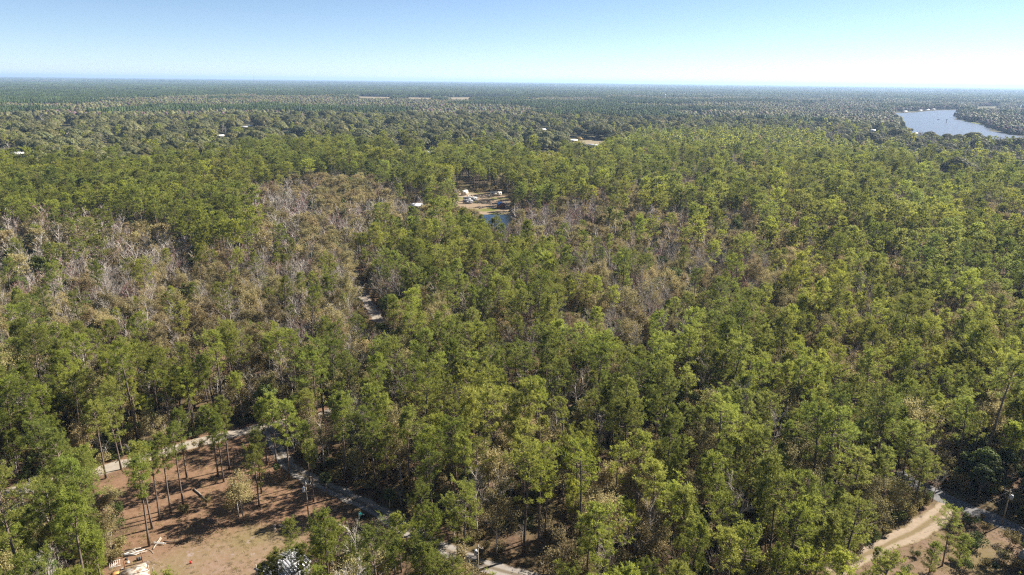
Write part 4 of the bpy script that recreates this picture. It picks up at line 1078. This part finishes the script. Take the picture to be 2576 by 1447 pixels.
# metal-roofed house, bottom edge
A, B, C_ = at(637, 1431, 2.5), at(733, 1376, 2.5), at(790, 1408, 2.5)
L_ = (B - A).length; axd = (B - A).normalized(); nrm = Vector((axd.y, -axd.x, 0)); Wd = max(5.0, abs((C_ - B).dot(nrm)))
ctr = (A + B) / 2 + nrm * Wd / 2
hs = thing('metal_roofed_house', (ctr.x, ctr.y, 0), atan2(axd.y, axd.x), 'low house with ribbed silver metal roof half hidden by pines at bottom', 'house')
part('wall', Geo().box((0, 0, 1.25), (L_ - .5, Wd - .6, 2.5)).prism([(0, 0)] * 3, 0, 0) if False else Geo().box((0, 0, 1.2), (L_ - .5, Wd - .6, 2.4)), 'grey_paint', hs)
rise = .9
for sd in (-1, 1):
    g = Geo()
    slope = part('roof_slope', Geo().add([(-L_ / 2, sd * Wd / 2, 2.42), (L_ / 2, sd * Wd / 2, 2.42), (L_ / 2, 0, 2.42 + rise), (-L_ / 2, 0, 2.42 + rise), (-L_ / 2, sd * Wd / 2, 2.34), (L_ / 2, sd * Wd / 2, 2.34), (L_ / 2, 0, 2.34 + rise), (-L_ / 2, 0, 2.34 + rise)],
              [(0, 1, 2), (0, 2, 3), (4, 6, 5), (4, 7, 6), (0, 4, 5), (0, 5, 1), (1, 5, 6), (1, 6, 2), (3, 7, 4), (3, 4, 0)]), 'roof_grey', hs)
    n = int(L_ / .62)
    base = None
    for k in range(n):
        x = -L_ / 2 + .31 + k * .62
        if base is None:
            y0, y1 = sd * (Wd / 2 + .06), sd * .02
            v = [(dx, y, z + dz) for y, z in ((y0, 2.425), (y1, 2.425 + rise)) for dx in (-.17, .17) for dz in (0, .075)]
            v = [(dx * (.6 if i % 2 else 1), y, z) for i, (dx, y, z) in enumerate(v)]
            base = Geo().add(v, [(0, 1, 5), (0, 5, 4), (1, 3, 7), (1, 7, 5), (3, 2, 6), (3, 6, 7), (0, 2, 3), (0, 3, 1), (4, 5, 7), (4, 7, 6)]).mesh('roof_rib', 'galvanised')
        link('roof_rib', base, slope, (x, 0, 0))
part('ridge_cap', Geo().prism([(-.22, 2.40 + rise), (0, 2.53 + rise), (.22, 2.40 + rise)], -L_ / 2, L_ / 2), 'galvanised', hs).rotation_euler = (0, 0, -pi / 2)
for x, y in ((L_ * .34, Wd * .16), (L_ * .18, -Wd * .28)):
    part('roof_panel', Geo().box((x, y, 2.56 + rise * (1 - abs(y) / (Wd / 2))), (1.5, .9, .07)), 'white_paint', hs)
part('vent_pipe', Geo().tube([(-L_ * .47, Wd * .40, 2.4), (-L_ * .47, Wd * .40, 3.6)], .07, 6), 'white_paint', hs)
for x in (-.3, .05, .3): 
    w = part('window', Geo().box((x * L_, (Wd - .6) / 2 + .01, 1.35), (1.0, .06, .9)), 'white_paint', hs)
    part('pane', Geo().box((x * L_, (Wd - .6) / 2 + .05, 1.35), (.84, .04, .74)), 'dark_glass', w)
# pale roof corner, bottom right
q = at(2600, 1425); t = thing('shed', (q.x, q.y, 0), .7, 'pale flat shed roof at the lower right corner', 'shed')
part('wall', Geo().box((0, 0, 1.1), (5.5, 4.0, 2.2)), 'tan_wall', t); part('roof', Geo().box((0, 0, 2.3), (6.2, 4.6, .16)), 'plank', t)

# things lying in the clearing (z7: enlarged view of lower left)
def z7(a, b, z=0.0): return at(201.2 + a * .1423, 1241 + b * .1423, z)
def log(a, b, r0, r1, mat, name, label, cat, group=None, z=0.0, parts=True):
    a, b = Vector(a), Vector(b); d = b - a; n = 6
    pts = [(d.x * k / n + rng.normal() * r0 * .15, d.y * k / n + rng.normal() * r0 * .15, d.z * k / n) for k in range(n + 1)]
    g = Geo().tube(pts, np.linspace(r0, r1, n + 1), 8)
    t = link(name, g.mesh(name, mat, True), None, (a.x, a.y, a.z + z), 0, label, cat, group)
    return t
log(z7(1480, 852, .30), z7(1860, 880, .22), .14, .10, 'log_dark', 'log', 'long dark log lying across pale logs below the leaning pines', 'log')
log(z7(1425, 780, .12), z7(1290, 985, .12), .13, .11, 'log_pale', 'log', 'pale log lying under the white pipes, left one of the pair', 'log')
log(z7(1440, 800, .12), z7(1345, 925, .12), .12, .10, 'log_pale', 'log', 'shorter pale log under the white pipes, right one of the pair', 'log')
for k, (dy, l1, w) in enumerate(((0, 1490, 'rearmost'), (11, 1520, 'middle'), (22, 1480, 'front'))):
    log(z7(1285, 858 + dy, .32), z7(l1, 876 + dy, .32), .05, .05, 'white_paint', 'pipe', f'{w} of three white pipes beside the dark log', 'pipe', 'white pipes')
log(at(488, 1230, .16), at(523, 1262, .16), .19, .14, 'log_grey', 'log', 'grey fallen trunk lying in the middle of the brown clearing', 'log')
log(z7(2230, 430, .14), z7(2325, 512, .14), .15, .11, 'log_grey', 'log', 'short fallen log in the tree shadows near the thin bare tree', 'log')
log(z7(1885, 1322, .05), z7(2030, 1308, .05), .05, .04, 'plank', 'stick', 'thin pale stick on the tan lawn beside the red jug', 'stick')
pts = [z7(*p, .06) for p in ((1020, 1000), (1085, 990), (1150, 986), (1215, 994), (1255, 1015), (1280, 1042), (1292, 1062))]
o0 = pts[0]; link('hose', Geo().tube([(p - o0)[:] for p in pts], .06, 6).mesh('hose', 'log_pale', True), None, o0, 0, 'curved pale hose on the ground behind the board pile', 'hose')
bt = thing('board_pile', z7(880, 1085), 0, 'heap of whitish boards behind the rusty posts', 'boards')
for k in range(13):
    a = z7(620 + rng.uniform(0, 230), 1135 - rng.uniform(0, 90)); b_ = a + (z7(1130, 1035) - z7(620, 1140)).normalized() * rng.uniform(1.6, 4.4)
    m_ = (a + b_) / 2 - bt.location
    part('board', Geo().box((m_.x, m_.y, .06 + .035 * k), ((b_ - a).length, .17, .04), ang(a, b_) + rng.normal() * .14), 'plank' if k % 3 else 'white_paint', bt)
for x, y, top, lab in ((1105, 1222, 1045, 'rusty post at the back right corner of the concrete slab'), (795, 1345, 1195, 'rusty post with pale top left of the concrete slab'), (1210, 1368, 1140, 'thin rusty post at the right side of the concrete slab'), (1300, 1447, 1322, 'grey-brown post standing alone right of the slab')):
    q = z7(x, y); h = 2.2 if y < 1400 else 1.8
    link('post', Geo().tube([(0, 0, -.1), (.02, 0, h * .5), (.03, .02, h)], [.09, .08, .08], 6).mesh('post', 'rust_wood' if x < 1290 else 'log_grey'), None, q, 0, lab, 'post')
log(z7(800, 1292, .5), z7(1165, 1205, .9), .07, .07, 'log_dark', 'rail', 'dark rail leaning between two rusty posts behind the slab', 'rail')
dr = thing('drum', z7(1055, 1178), ang(z7(1010, 1190), z7(1100, 1170)), 'black drum lying on its side by the rusty post', 'drum')
part('body', Geo().tube([(-.5, 0, .3), (-.48, 0, .3), (.48, 0, .3), (.5, 0, .3)], [.27, .30, .30, .27], 14), 'black_plastic', dr)
for x in (-.2, .2): part('hoop', Geo().tube([(x - .02, 0, .3), (x + .02, 0, .3)], [.315, .315], 14), 'grey_paint', dr)
fr = thing('scrap_bedstead', z7(630, 1280), .5, 'tangle of thin white metal bars left of the concrete slab', 'scrap')
for k in range(6): part('bar', Geo().tube([(-1.0 + k * .35, -.5, .15), (-1.0 + k * .35, .6, .75)], .03, 5), 'white_paint', fr)
for z, y in ((.15, -.5), (.75, .6)): part('rail', Geo().tube([(-1.1, y, z), (.9, y, z)], .035, 5), 'white_paint', fr)
for k in range(3): part('brace', Geo().tube([(-1.3 + k * .3, -.9, .05), (-.2 + k * .3, .2, .5)], .03, 5), 'white_paint', fr)
for k, (x, y) in enumerate(((820, 1175), (850, 1235), (740, 1345))):
    s_ = (.45, .5, .35)[k]
    link('junk', Geo().box((0, 0, s_ * .35), (s_, s_ * .8, s_ * .7), .4 * k, taper=.7).box((.1, .15, s_ * .8), (s_ * .5, s_ * .2, s_ * .3), k, taper=.5).mesh('junk', ('black_plastic', 'white_paint', 'grey_paint')[k]), None, z7(x, y), 0, ('black scrap beside the boards behind the slab', 'white scrap between the rusty posts', 'grey scrap left of the slab by the frame')[k], 'scrap')
sp = [z7(650, 1447), z7(820, 1352), z7(1150, 1240), z7(1215, 1290), z7(1225, 1370), z7(1270, 1520), z7(640, 1540)]
c0 = sp[0]; n = len(sp)
sg = Geo().add([(*(p - c0)[:2], .14) for p in sp] + [(*(p - c0)[:2], -.05) for p in sp], [(0, k + 1, k) for k in range(1, n - 1)] + [t_ for i in range(n) for t_ in ((i, (i + 1) % n, (i + 1) % n + n), (i, (i + 1) % n + n, i + n))])
slab = link('concrete_slab', sg.mesh('concrete_slab', 'concrete'), None, c0, 0, 'stained whitish concrete slab at the bottom edge of the clearing', 'slab')
link('joint', Geo().tube([(*(z7(880, 1447) - c0)[:2], .15), (*(z7(1210, 1375) - c0)[:2], .15)], .03, 4).mesh('joint', 'log_dark'), slab)
link('plywood_sheet', Geo().box((0, 0, .25), (1.3, .9, .03), .5).box((.2, .1, .12), (.9, .1, .22), .5).mesh('plywood_sheet', 'orange_wall'), None, z7(625, 1435), 0, 'orange plywood scrap left of the concrete slab', 'plywood')
jg = thing('red_jug', z7(1960, 1240), .4, 'bright red plastic jug alone on the tan lawn', 'jug')
part('body', Geo().box((0, 0, .24), (.42, .28, .48), taper=.85), 'red_paint', jg); part('handle', Geo().tube([(-.14, 0, .48), (-.08, 0, .62), (.08, 0, .62), (.12, 0, .48)], .035, 5), 'red_paint', jg); part('spout', Geo().tube([(.12, 0, .46), (.3, 0, .68)], [.05, .03], 6), 'black_plastic', jg)
def z8(a, b, z=0.0): return at(603.7 + a * .1655, 1207.4 + b * .1655, z)
rp = thing('stump_heap', z8(610, 715), 0, 'heap of pale uprooted stumps and scraps beyond the pine at bottom', 'heap')
for k in range(12):
    a = rng.random() * 6.28; r_ = rng.random() * 1.5; s_ = rng.uniform(.25, .6)
    part('chunk', Geo().box((cos(a) * r_ * 1.4, sin(a) * r_ * .7, s_ * .4), (s_ * 1.5, s_, s_ * .8), a, taper=.6).tube([(cos(a) * r_ * 1.3, sin(a) * r_ * .7, .1), (cos(a) * r_ * 1.3 + rng.normal() * .7, sin(a) * r_ * .7 + rng.normal() * .4, rng.uniform(.3, 1.0))], [.07, .03], 4), ('log_pale', 'log_grey', 'plank', 'log_dark')[k % 4], rp)
def bin_(q, rz, mat, label):
    t = thing('wheeled_bin', q, rz, label, 'bin')
    v = Geo().box((0, 0, .53), (.62, .62, .9)); part('body', Geo().add([(x * (.25 if z < .5 else .33), y * (.25 if z < .5 else .33), z) for z in (.08, .98) for y in (-1, 1) for x in (-1, 1)], [(0, 2, 3), (0, 3, 1), (4, 5, 7), (4, 7, 6), (0, 1, 5), (0, 5, 4), (2, 6, 7), (2, 7, 3), (0, 4, 6), (0, 6, 2), (1, 3, 7), (1, 7, 5)]), mat, t)
    part('lid', Geo().box((.02, 0, 1.03), (.74, .70, .07)), mat, t)
    for y in (-.24, .24): part('wheel', Geo().tube([(-.27, y - .03, .1), (-.27, y + .03, .1)], .1, 10), 'rubber', t)
    part('handle', Geo().tube([(-.36, -.25, .98), (-.42, 0, .98), (-.36, .25, .98)], .025, 5), mat, t)
bin_(z8(1830, 568), .5, 'teal_plastic', 'bright teal wheeled bin standing beside the dirt track')
bin_(z8(1905, 566), .2, 'black_plastic', 'black wheeled bin next to the teal bin by the track')

# ---- campsite
def z6(a, b, z=0.0): return at(1100 + a * .1205, 429 + b * .1205, z)
def camper(q, rz, L, h, body, stripe, label, motor=False, slide=True):
    t = thing('motorhome' if motor else 'camper_trailer', q, rz, label, 'camper', 'campers parked in the woodland clearing')
    w = 2.4; x0, x1 = -L / 2, L / 2
    prof = [(x0, .55), (x1 - (.2 if motor else .5), .55), (x1, .95), (x1 - .05, h * .62), (x1 - (.25 if motor else .7), h - .12), (x1 - 1.2, h), (x0 + .2, h), (x0, h - .2)]
    bd = part('body', Geo().prism(prof, -w / 2, w / 2), body, t)
    for sd in (-1, 1):
        part('stripe', Geo().box((0, sd * (w / 2 + .006), 1.15), (L * .94, .02, .28)), stripe, bd)
        for k, fx in enumerate((-.34, -.08, .2, .38)):
            wnd = part('window', Geo().box((fx * L, sd * (w / 2 + .012), h * .64), (1.05 if k != 2 else .7, .03, .62)), 'dark_glass', bd)
        part('door', Geo().box((.07 * L + .95, sd * (w / 2 + .015), 1.45), (.7, .03, 1.75)), 'grey_paint', bd)
        for fx in ((-.28, .3) if motor else (-.1, -.1 + .95 / L)):
            wh = part('wheel', Geo().tube([(fx * L, sd * (w / 2 - .22), .36), (fx * L, sd * (w / 2 - .02), .36)], .36, 12), 'rubber', t)
            part('rim', Geo().tube([(fx * L, sd * (w / 2 - .03), .36), (fx * L, sd * (w / 2 + .0), .36)], .2, 8), 'white_paint', wh)
    if motor: part('windscreen', Geo().box((x1 - .06, 0, h * .52), (.14, w * .88, .8)), 'dark_glass', bd)
    else: part('hitch', Geo().tube([(x1 - .2, 0, .55), (x1 + 1.1, 0, .5)], .07, 5), 'rubber', t)
    if slide: part('slide_out', Geo().box((-.12 * L, -w / 2 - .35, h * .52), (L * .30, .7, h * .5)), body, t)
    for fx in (-.2, .18): part('roof_unit', Geo().box((fx * L, 0, h + .14), (1.0, .8, .28), taper=.8), 'white_paint', t)
    part('awning', Geo().tube([(-.3 * L, -w / 2 - .1, h - .2), (.3 * L, -w / 2 - .1, h - .2)], .09, 6), 'white_paint', t)
camper(z6(1225, 533), .12, 9.5, 3.5, 'cream_paint', 'tan_wall', 'cream motorhome at the back edge of the camper clearing', True)
camper(z6(690, 640), .05, 11.0, 3.3, 'white_paint', 'navy_paint', 'long white motorhome with dark stripe at the left of the camper clearing', True)
camper(z6(640, 692), .10, 8.0, 2.9, 'grey_paint', 'white_paint', 'shorter grey-white trailer in front of the long white motorhome')
camper(z6(575, 512), 1.1, 7.5, 3.9, 'cream_paint', 'rust_wood', 'tall cream trailer with brown stripe among trees behind the clearing')
rt = thing('tractor', z6(440, 470), .3, 'small red tractor with white canopy left of the tall trailer', 'tractor')
part('body', Geo().box((.5, 0, 1.0), (1.8, .8, .8), taper=.85), 'red_paint', rt); part('seat', Geo().box((-.6, 0, 1.1), (.5, .5, .5)), 'black_plastic', rt)
for x, y, r_ in ((-.7, -.7, .7), (-.7, .7, .7), (1.1, -.6, .42), (1.1, .6, .42)): part('wheel', Geo().tube([(x, y - .15, r_), (x, y + .15, r_)], r_, 12), 'rubber', rt)
part('canopy', Geo().box((-.4, 0, 2.5), (1.8, 1.5, .1)), 'white_paint', rt)
for x, y in ((-1.1, -.6), (-1.1, .6), (.3, -.6), (.3, .6)): part('canopy_post', Geo().tube([(x, y, 1.0), (x, y, 2.45)], .03, 4), 'rubber', rt)
sh = thing('barn_shed', z6(1330, 785), .25, 'brown barn-shaped shed with bright blue metal roof beside the pond', 'shed')
part('wall', Geo().prism([(-2.4, 0), (2.4, 0), (2.4, 2.5), (1.6, 3.7), (0, 4.3), (-1.6, 3.7), (-2.4, 2.5)], -3, 3), 'rust_wood', sh)
roof = Geo()
for (xa, za), (xb, zb) in (((-2.6, 2.38), (-1.66, 3.84)), ((-1.66, 3.84), (0, 4.45)), ((0, 4.45), (1.66, 3.84)), ((1.66, 3.84), (2.6, 2.38))):
    g = Geo().prism([(xa, za), (xb, zb), (xb, zb + .09), (xa, za + .09)], -3.3, 3.3); part('roof_panel', g, 'blue_metal', sh)
dd = part('door', Geo().box((0, -3.02, 1.1), (1.5, .06, 2.1)), 'log_dark', sh); part('handle', Geo().box((.5, -3.07, 1.1), (.06, .05, .25)), 'galvanised', dd)
for x in (-1.6, 1.6): part('window', Geo().box((x, -3.02, 1.6), (.7, .06, .7)), 'dark_glass', sh)
part('skirting', Geo().box((0, -3.06, .25), (4.7, .06, .4)), 'navy_paint', sh)
utility_pole(z6(1455, 632), 17.0, .3, 'very tall bare pole at the right of the camper clearing', False, True, .22)
for k, (x, w) in enumerate(((880, 'left'), (912, 'right'))):
    br = thing('barrel', z6(x, 803), 0, f'{w} one of two dark barrels on the grass in the camper clearing', 'barrel', 'barrels in the camper clearing')
    part('body', Geo().tube([(0, 0, 0), (0, 0, .05), (0, 0, .95), (0, 0, 1.0)], [.28, .32, .32, .28], 12), 'black_plastic', br); part('rim', Geo().tube([(0, 0, .98), (0, 0, 1.04)], .34, 12), 'grey_paint', br)
for k in range(9):
    x = 620 + k * 52 + rng.normal() * 14
    link('scrap_piece', Geo().box((0, 0, .35), (rng.uniform(.7, 2.2), .8, .7), rng.random() * 3, taper=.7).box((.5, .2, .3), (.5, .6, .6), 1, taper=.6).mesh('scrap_piece', ('white_paint', 'grey_paint', 'log_dark', 'tan_wall')[k % 4]), None, z6(x, 540 + rng.normal() * 6), 0, f'{ordinal(k + 1)} scrap piece from the left along the back of the camper clearing', 'scrap', 'scrap along the clearing edge')
# white-barked picnic table and heap at the pond
tb = thing('picnic_table', z6(815, 880), .4, 'pale picnic table by the pond corner of the camper clearing', 'table')
part('top', Geo().box((0, 0, .75), (1.9, .8, .06)), 'white_paint', tb)
for y in (-.7, .7): part('bench', Geo().box((0, y, .45), (1.9, .28, .05)), 'white_paint', tb)
for x in (-.7, .7): part('leg', Geo().tube([(x, -.75, 0), (x, -.3, .72)], .04, 4).tube([(x, .75, 0), (x, .3, .72)], .04, 4), 'pole_wood', tb)

# ---- houses far off
def house(name, q, L, D, wh, rise, rz, rm, wm, label, cat='house', group=None, wins=True, over=.5):
    t = thing(name, (q.x, q.y, 0), rz, label, cat, group)
    part('wall', Geo().prism([(-D / 2, 0), (D / 2, 0), (D / 2, wh), (0, wh + rise * .97), (-D / 2, wh)], -L / 2, L / 2), wm, t).rotation_euler = (0, 0, pi / 2)
    for sd in (-1, 1):
        k = D / 2 + over; zr_ = rise / (D / 2)
        part('roof', Geo().prism([(0, wh + rise), (sd * k, wh - over * zr_), (sd * k, wh - over * zr_ + .14), (0, wh + rise + .14)], -L / 2 - over, L / 2 + over), rm, t).rotation_euler = (0, 0, pi / 2)
    if wins:
        for x in (-.3, .3): part('window', Geo().box((x * L, -D / 2 - .02, wh * .55), (1.4, .06, 1.1)), 'dark_glass', t)
        part('door', Geo().box((0, -D / 2 - .02, 1.05), (1.0, .06, 2.05)), 'grey_paint', t)
    return t
for px, py, w, rm, wm, rz, lab in HOUSES:
    house('house', at(px, py, 3.4), w, w * .6, 2.7, 1.5, rz, rm, wm, lab, 'house', 'far houses among the trees')
bus = thing('school_bus', at(1457, 349.5, 1.5), .05, 'yellow bus parked beside the orange walled barn', 'bus'); bus.location.z = 0
part('body', Geo().prism([(-5.5, .6), (5.5, .6), (5.5, 1.6), (4.4, 1.7), (4.2, 3.1), (-5.5, 3.1)], -1.2, 1.2), 'yellow_paint', bus)
for sd in (-1, 1):
    for k in range(8): part('window', Geo().box((-4.9 + k * 1.1, sd * 1.21, 2.4), (.85, .03, .7)), 'dark_glass', bus)
    for x in (-3.2, 3.6): part('wheel', Geo().tube([(x, sd * 1.0, .5), (x, sd * 1.22, .5)], .5, 10), 'rubber', bus)

# ---- river: boathouses, docks, boat, marker, water plants
for px, py, w, lab in BOATHOUSES:
    q = at(px, py, 4); t = thing('boathouse', (q.x, q.y, 0), .45, lab, 'boathouse', 'boathouses on the far bank')
    for sd in (-1, 1): part('roof', Geo().prism([(0, 6.0), (sd * 6.4, 4.4), (sd * 6.4, 4.65), (0, 6.25)], -w / 2, w / 2), 'roof_white', t).rotation_euler = (0, 0, pi / 2)
    for x in (-.45, 0, .45):
        for y in (-5.5, 5.5): part('pile', Geo().tube([(x * w, y, -.5), (x * w, y, 4.6)], .25, 5), 'pole_wood', t)
    part('deck', Geo().box((0, 4, .9), (w * .9, 3.0, .25)), 'plank', t); part('back_wall', Geo().box((0, 5.9, 2.6), (w * .8, .3, 3.4)), 'tan_wall', t)
    d_ = link('dock', Geo().box((0, 0, .8), (w * 1.5, 2.2, .22)).box((w * .2, -4, .8), (2, 8, .2)).mesh('dock', 'plank'), None, (q.x + 4, q.y - 9, 0), .45, f'wooden dock in front of the {lab.split(" on the")[0]}', 'dock', 'docks on the far bank')
bo = thing('motor_boat', at(2361.6, 301.8), .1, 'small dark motor boat crossing the river', 'boat')
part('hull', Geo().add([(-4, -1.2, .1), (-4, 1.2, .1), (2, 1.3, .1), (5, 0, .3), (2, -1.3, .1), (-4, -1.4, 1.1), (-4, 1.4, 1.1), (2, 1.5, 1.2), (5.6, 0, 1.5), (2, -1.5, 1.2)],
     [(0, 1, 6), (0, 6, 5), (1, 2, 7), (1, 7, 6), (2, 3, 8), (2, 8, 7), (3, 4, 9), (3, 9, 8), (4, 0, 5), (4, 5, 9), (5, 6, 7), (5, 7, 9), (9, 7, 8)]), 'navy_paint', bo)
part('console', Geo().box((-.3, 0, 1.7), (1.2, 1.2, 1.1), taper=.8), 'grey_paint', bo); part('canopy', Geo().box((-.3, 0, 3.0), (2.4, 2.0, .1)), 'navy_paint', bo)
part('outboard_motor', Geo().box((-4.3, 0, 1.0), (.6, .6, 1.4)), 'black_plastic', bo)
mk = thing('channel_marker', at(2380, 310.2), 0, 'dark channel marker standing in the river', 'marker')
part('pile', Geo().tube([(0, 0, -1), (0, 0, 10)], [.55, .45], 8), 'log_dark', mk); part('board', Geo().box((0, -.6, 9.0), (2.6, .15, 2.6)), 'roof_green', mk)
plants = zr([(1610, 606), (1700, 618), (1730, 632), (1860, 652), (1960, 668), (2030, 690), (2025, 704), (1950, 680), (1850, 664), (1700, 628)])
sheet('water_plants', gp(plants), 'bright_bank', .35, kind='stuff', jag=3)
# ---- tiny far things: masts, white roofs by the horizon
for k, (px, d, h, lab) in enumerate(((647, 12000, 150, 'thin radio mast on the horizon, leftmost of four'), (799, 12500, 152, 'thin radio mast on the horizon, second from the left'), (1133, 12000, 150, 'thin radio mast on the horizon near the middle'), (2163, 12500, 150, 'thin radio mast on the right part of the horizon'))):
    dr_ = at(px, 300); u = Vector((dr_.x, dr_.y, 0)).normalized() * d
    t = thing('radio_mast', u, 0, lab, 'mast', 'masts on the horizon')
    part('tower', Geo().tube([(0, 0, 0), (0, 0, h * .6), (0, 0, h)], [1.6, 1.4, .5], 3), 'grey_paint', t)
    for a in (0, 2.1, 4.2): part('guy_wire', Geo().tube([(0, 0, h * .8), (cos(a) * 60, sin(a) * 60, 0)], .08, 3), 'cable', t)
for k in range(7):
    q = at((2058, 2066, 2076, 2084, 2092, 2105, 2118)[k], 228.6 + (k % 2) * .6, 16)
    house('warehouse', q, 40, 22, 14, 3, .1, 'roof_white', 'white_paint', f'{ordinal(k + 1)} from left of the white buildings near the horizon', 'building', 'white buildings near the horizon', False, 1)
q = at(1672.5, 250, 8); wt = thing('water_tower', (q.x, q.y, 0), 0, 'slim white water tower in the far oaks', 'tower')
part('stem', Geo().tube([(0, 0, 0), (0, 0, 24)], [2.2, 1.8], 10), 'white_paint', wt); part('tank', Geo().tube([(0, 0, 23), (0, 0, 26), (0, 0, 31), (0, 0, 33)], [1.8, 4.5, 4.5, 1.0], 12), 'white_paint', wt)

# ------------------------------------------------------------------ air
hz = Geo().box((0, 0, 89.5), (130000, 130000, 181))
m, nt, N, L, out = newmat('haze_air')
pv = N.new('ShaderNodeVolumePrincipled'); pv.inputs['Color'].default_value = (0.50, 0.70, 1.0, 1); pv.inputs['Density'].default_value = 5.5e-5; pv.inputs['Anisotropy'].default_value = 0.2
L.new(pv.outputs[0], out.inputs['Volume'])
link('haze', hz.mesh('haze', 'haze_air'), kind='stuff', label='thin blue haze over the far forest')
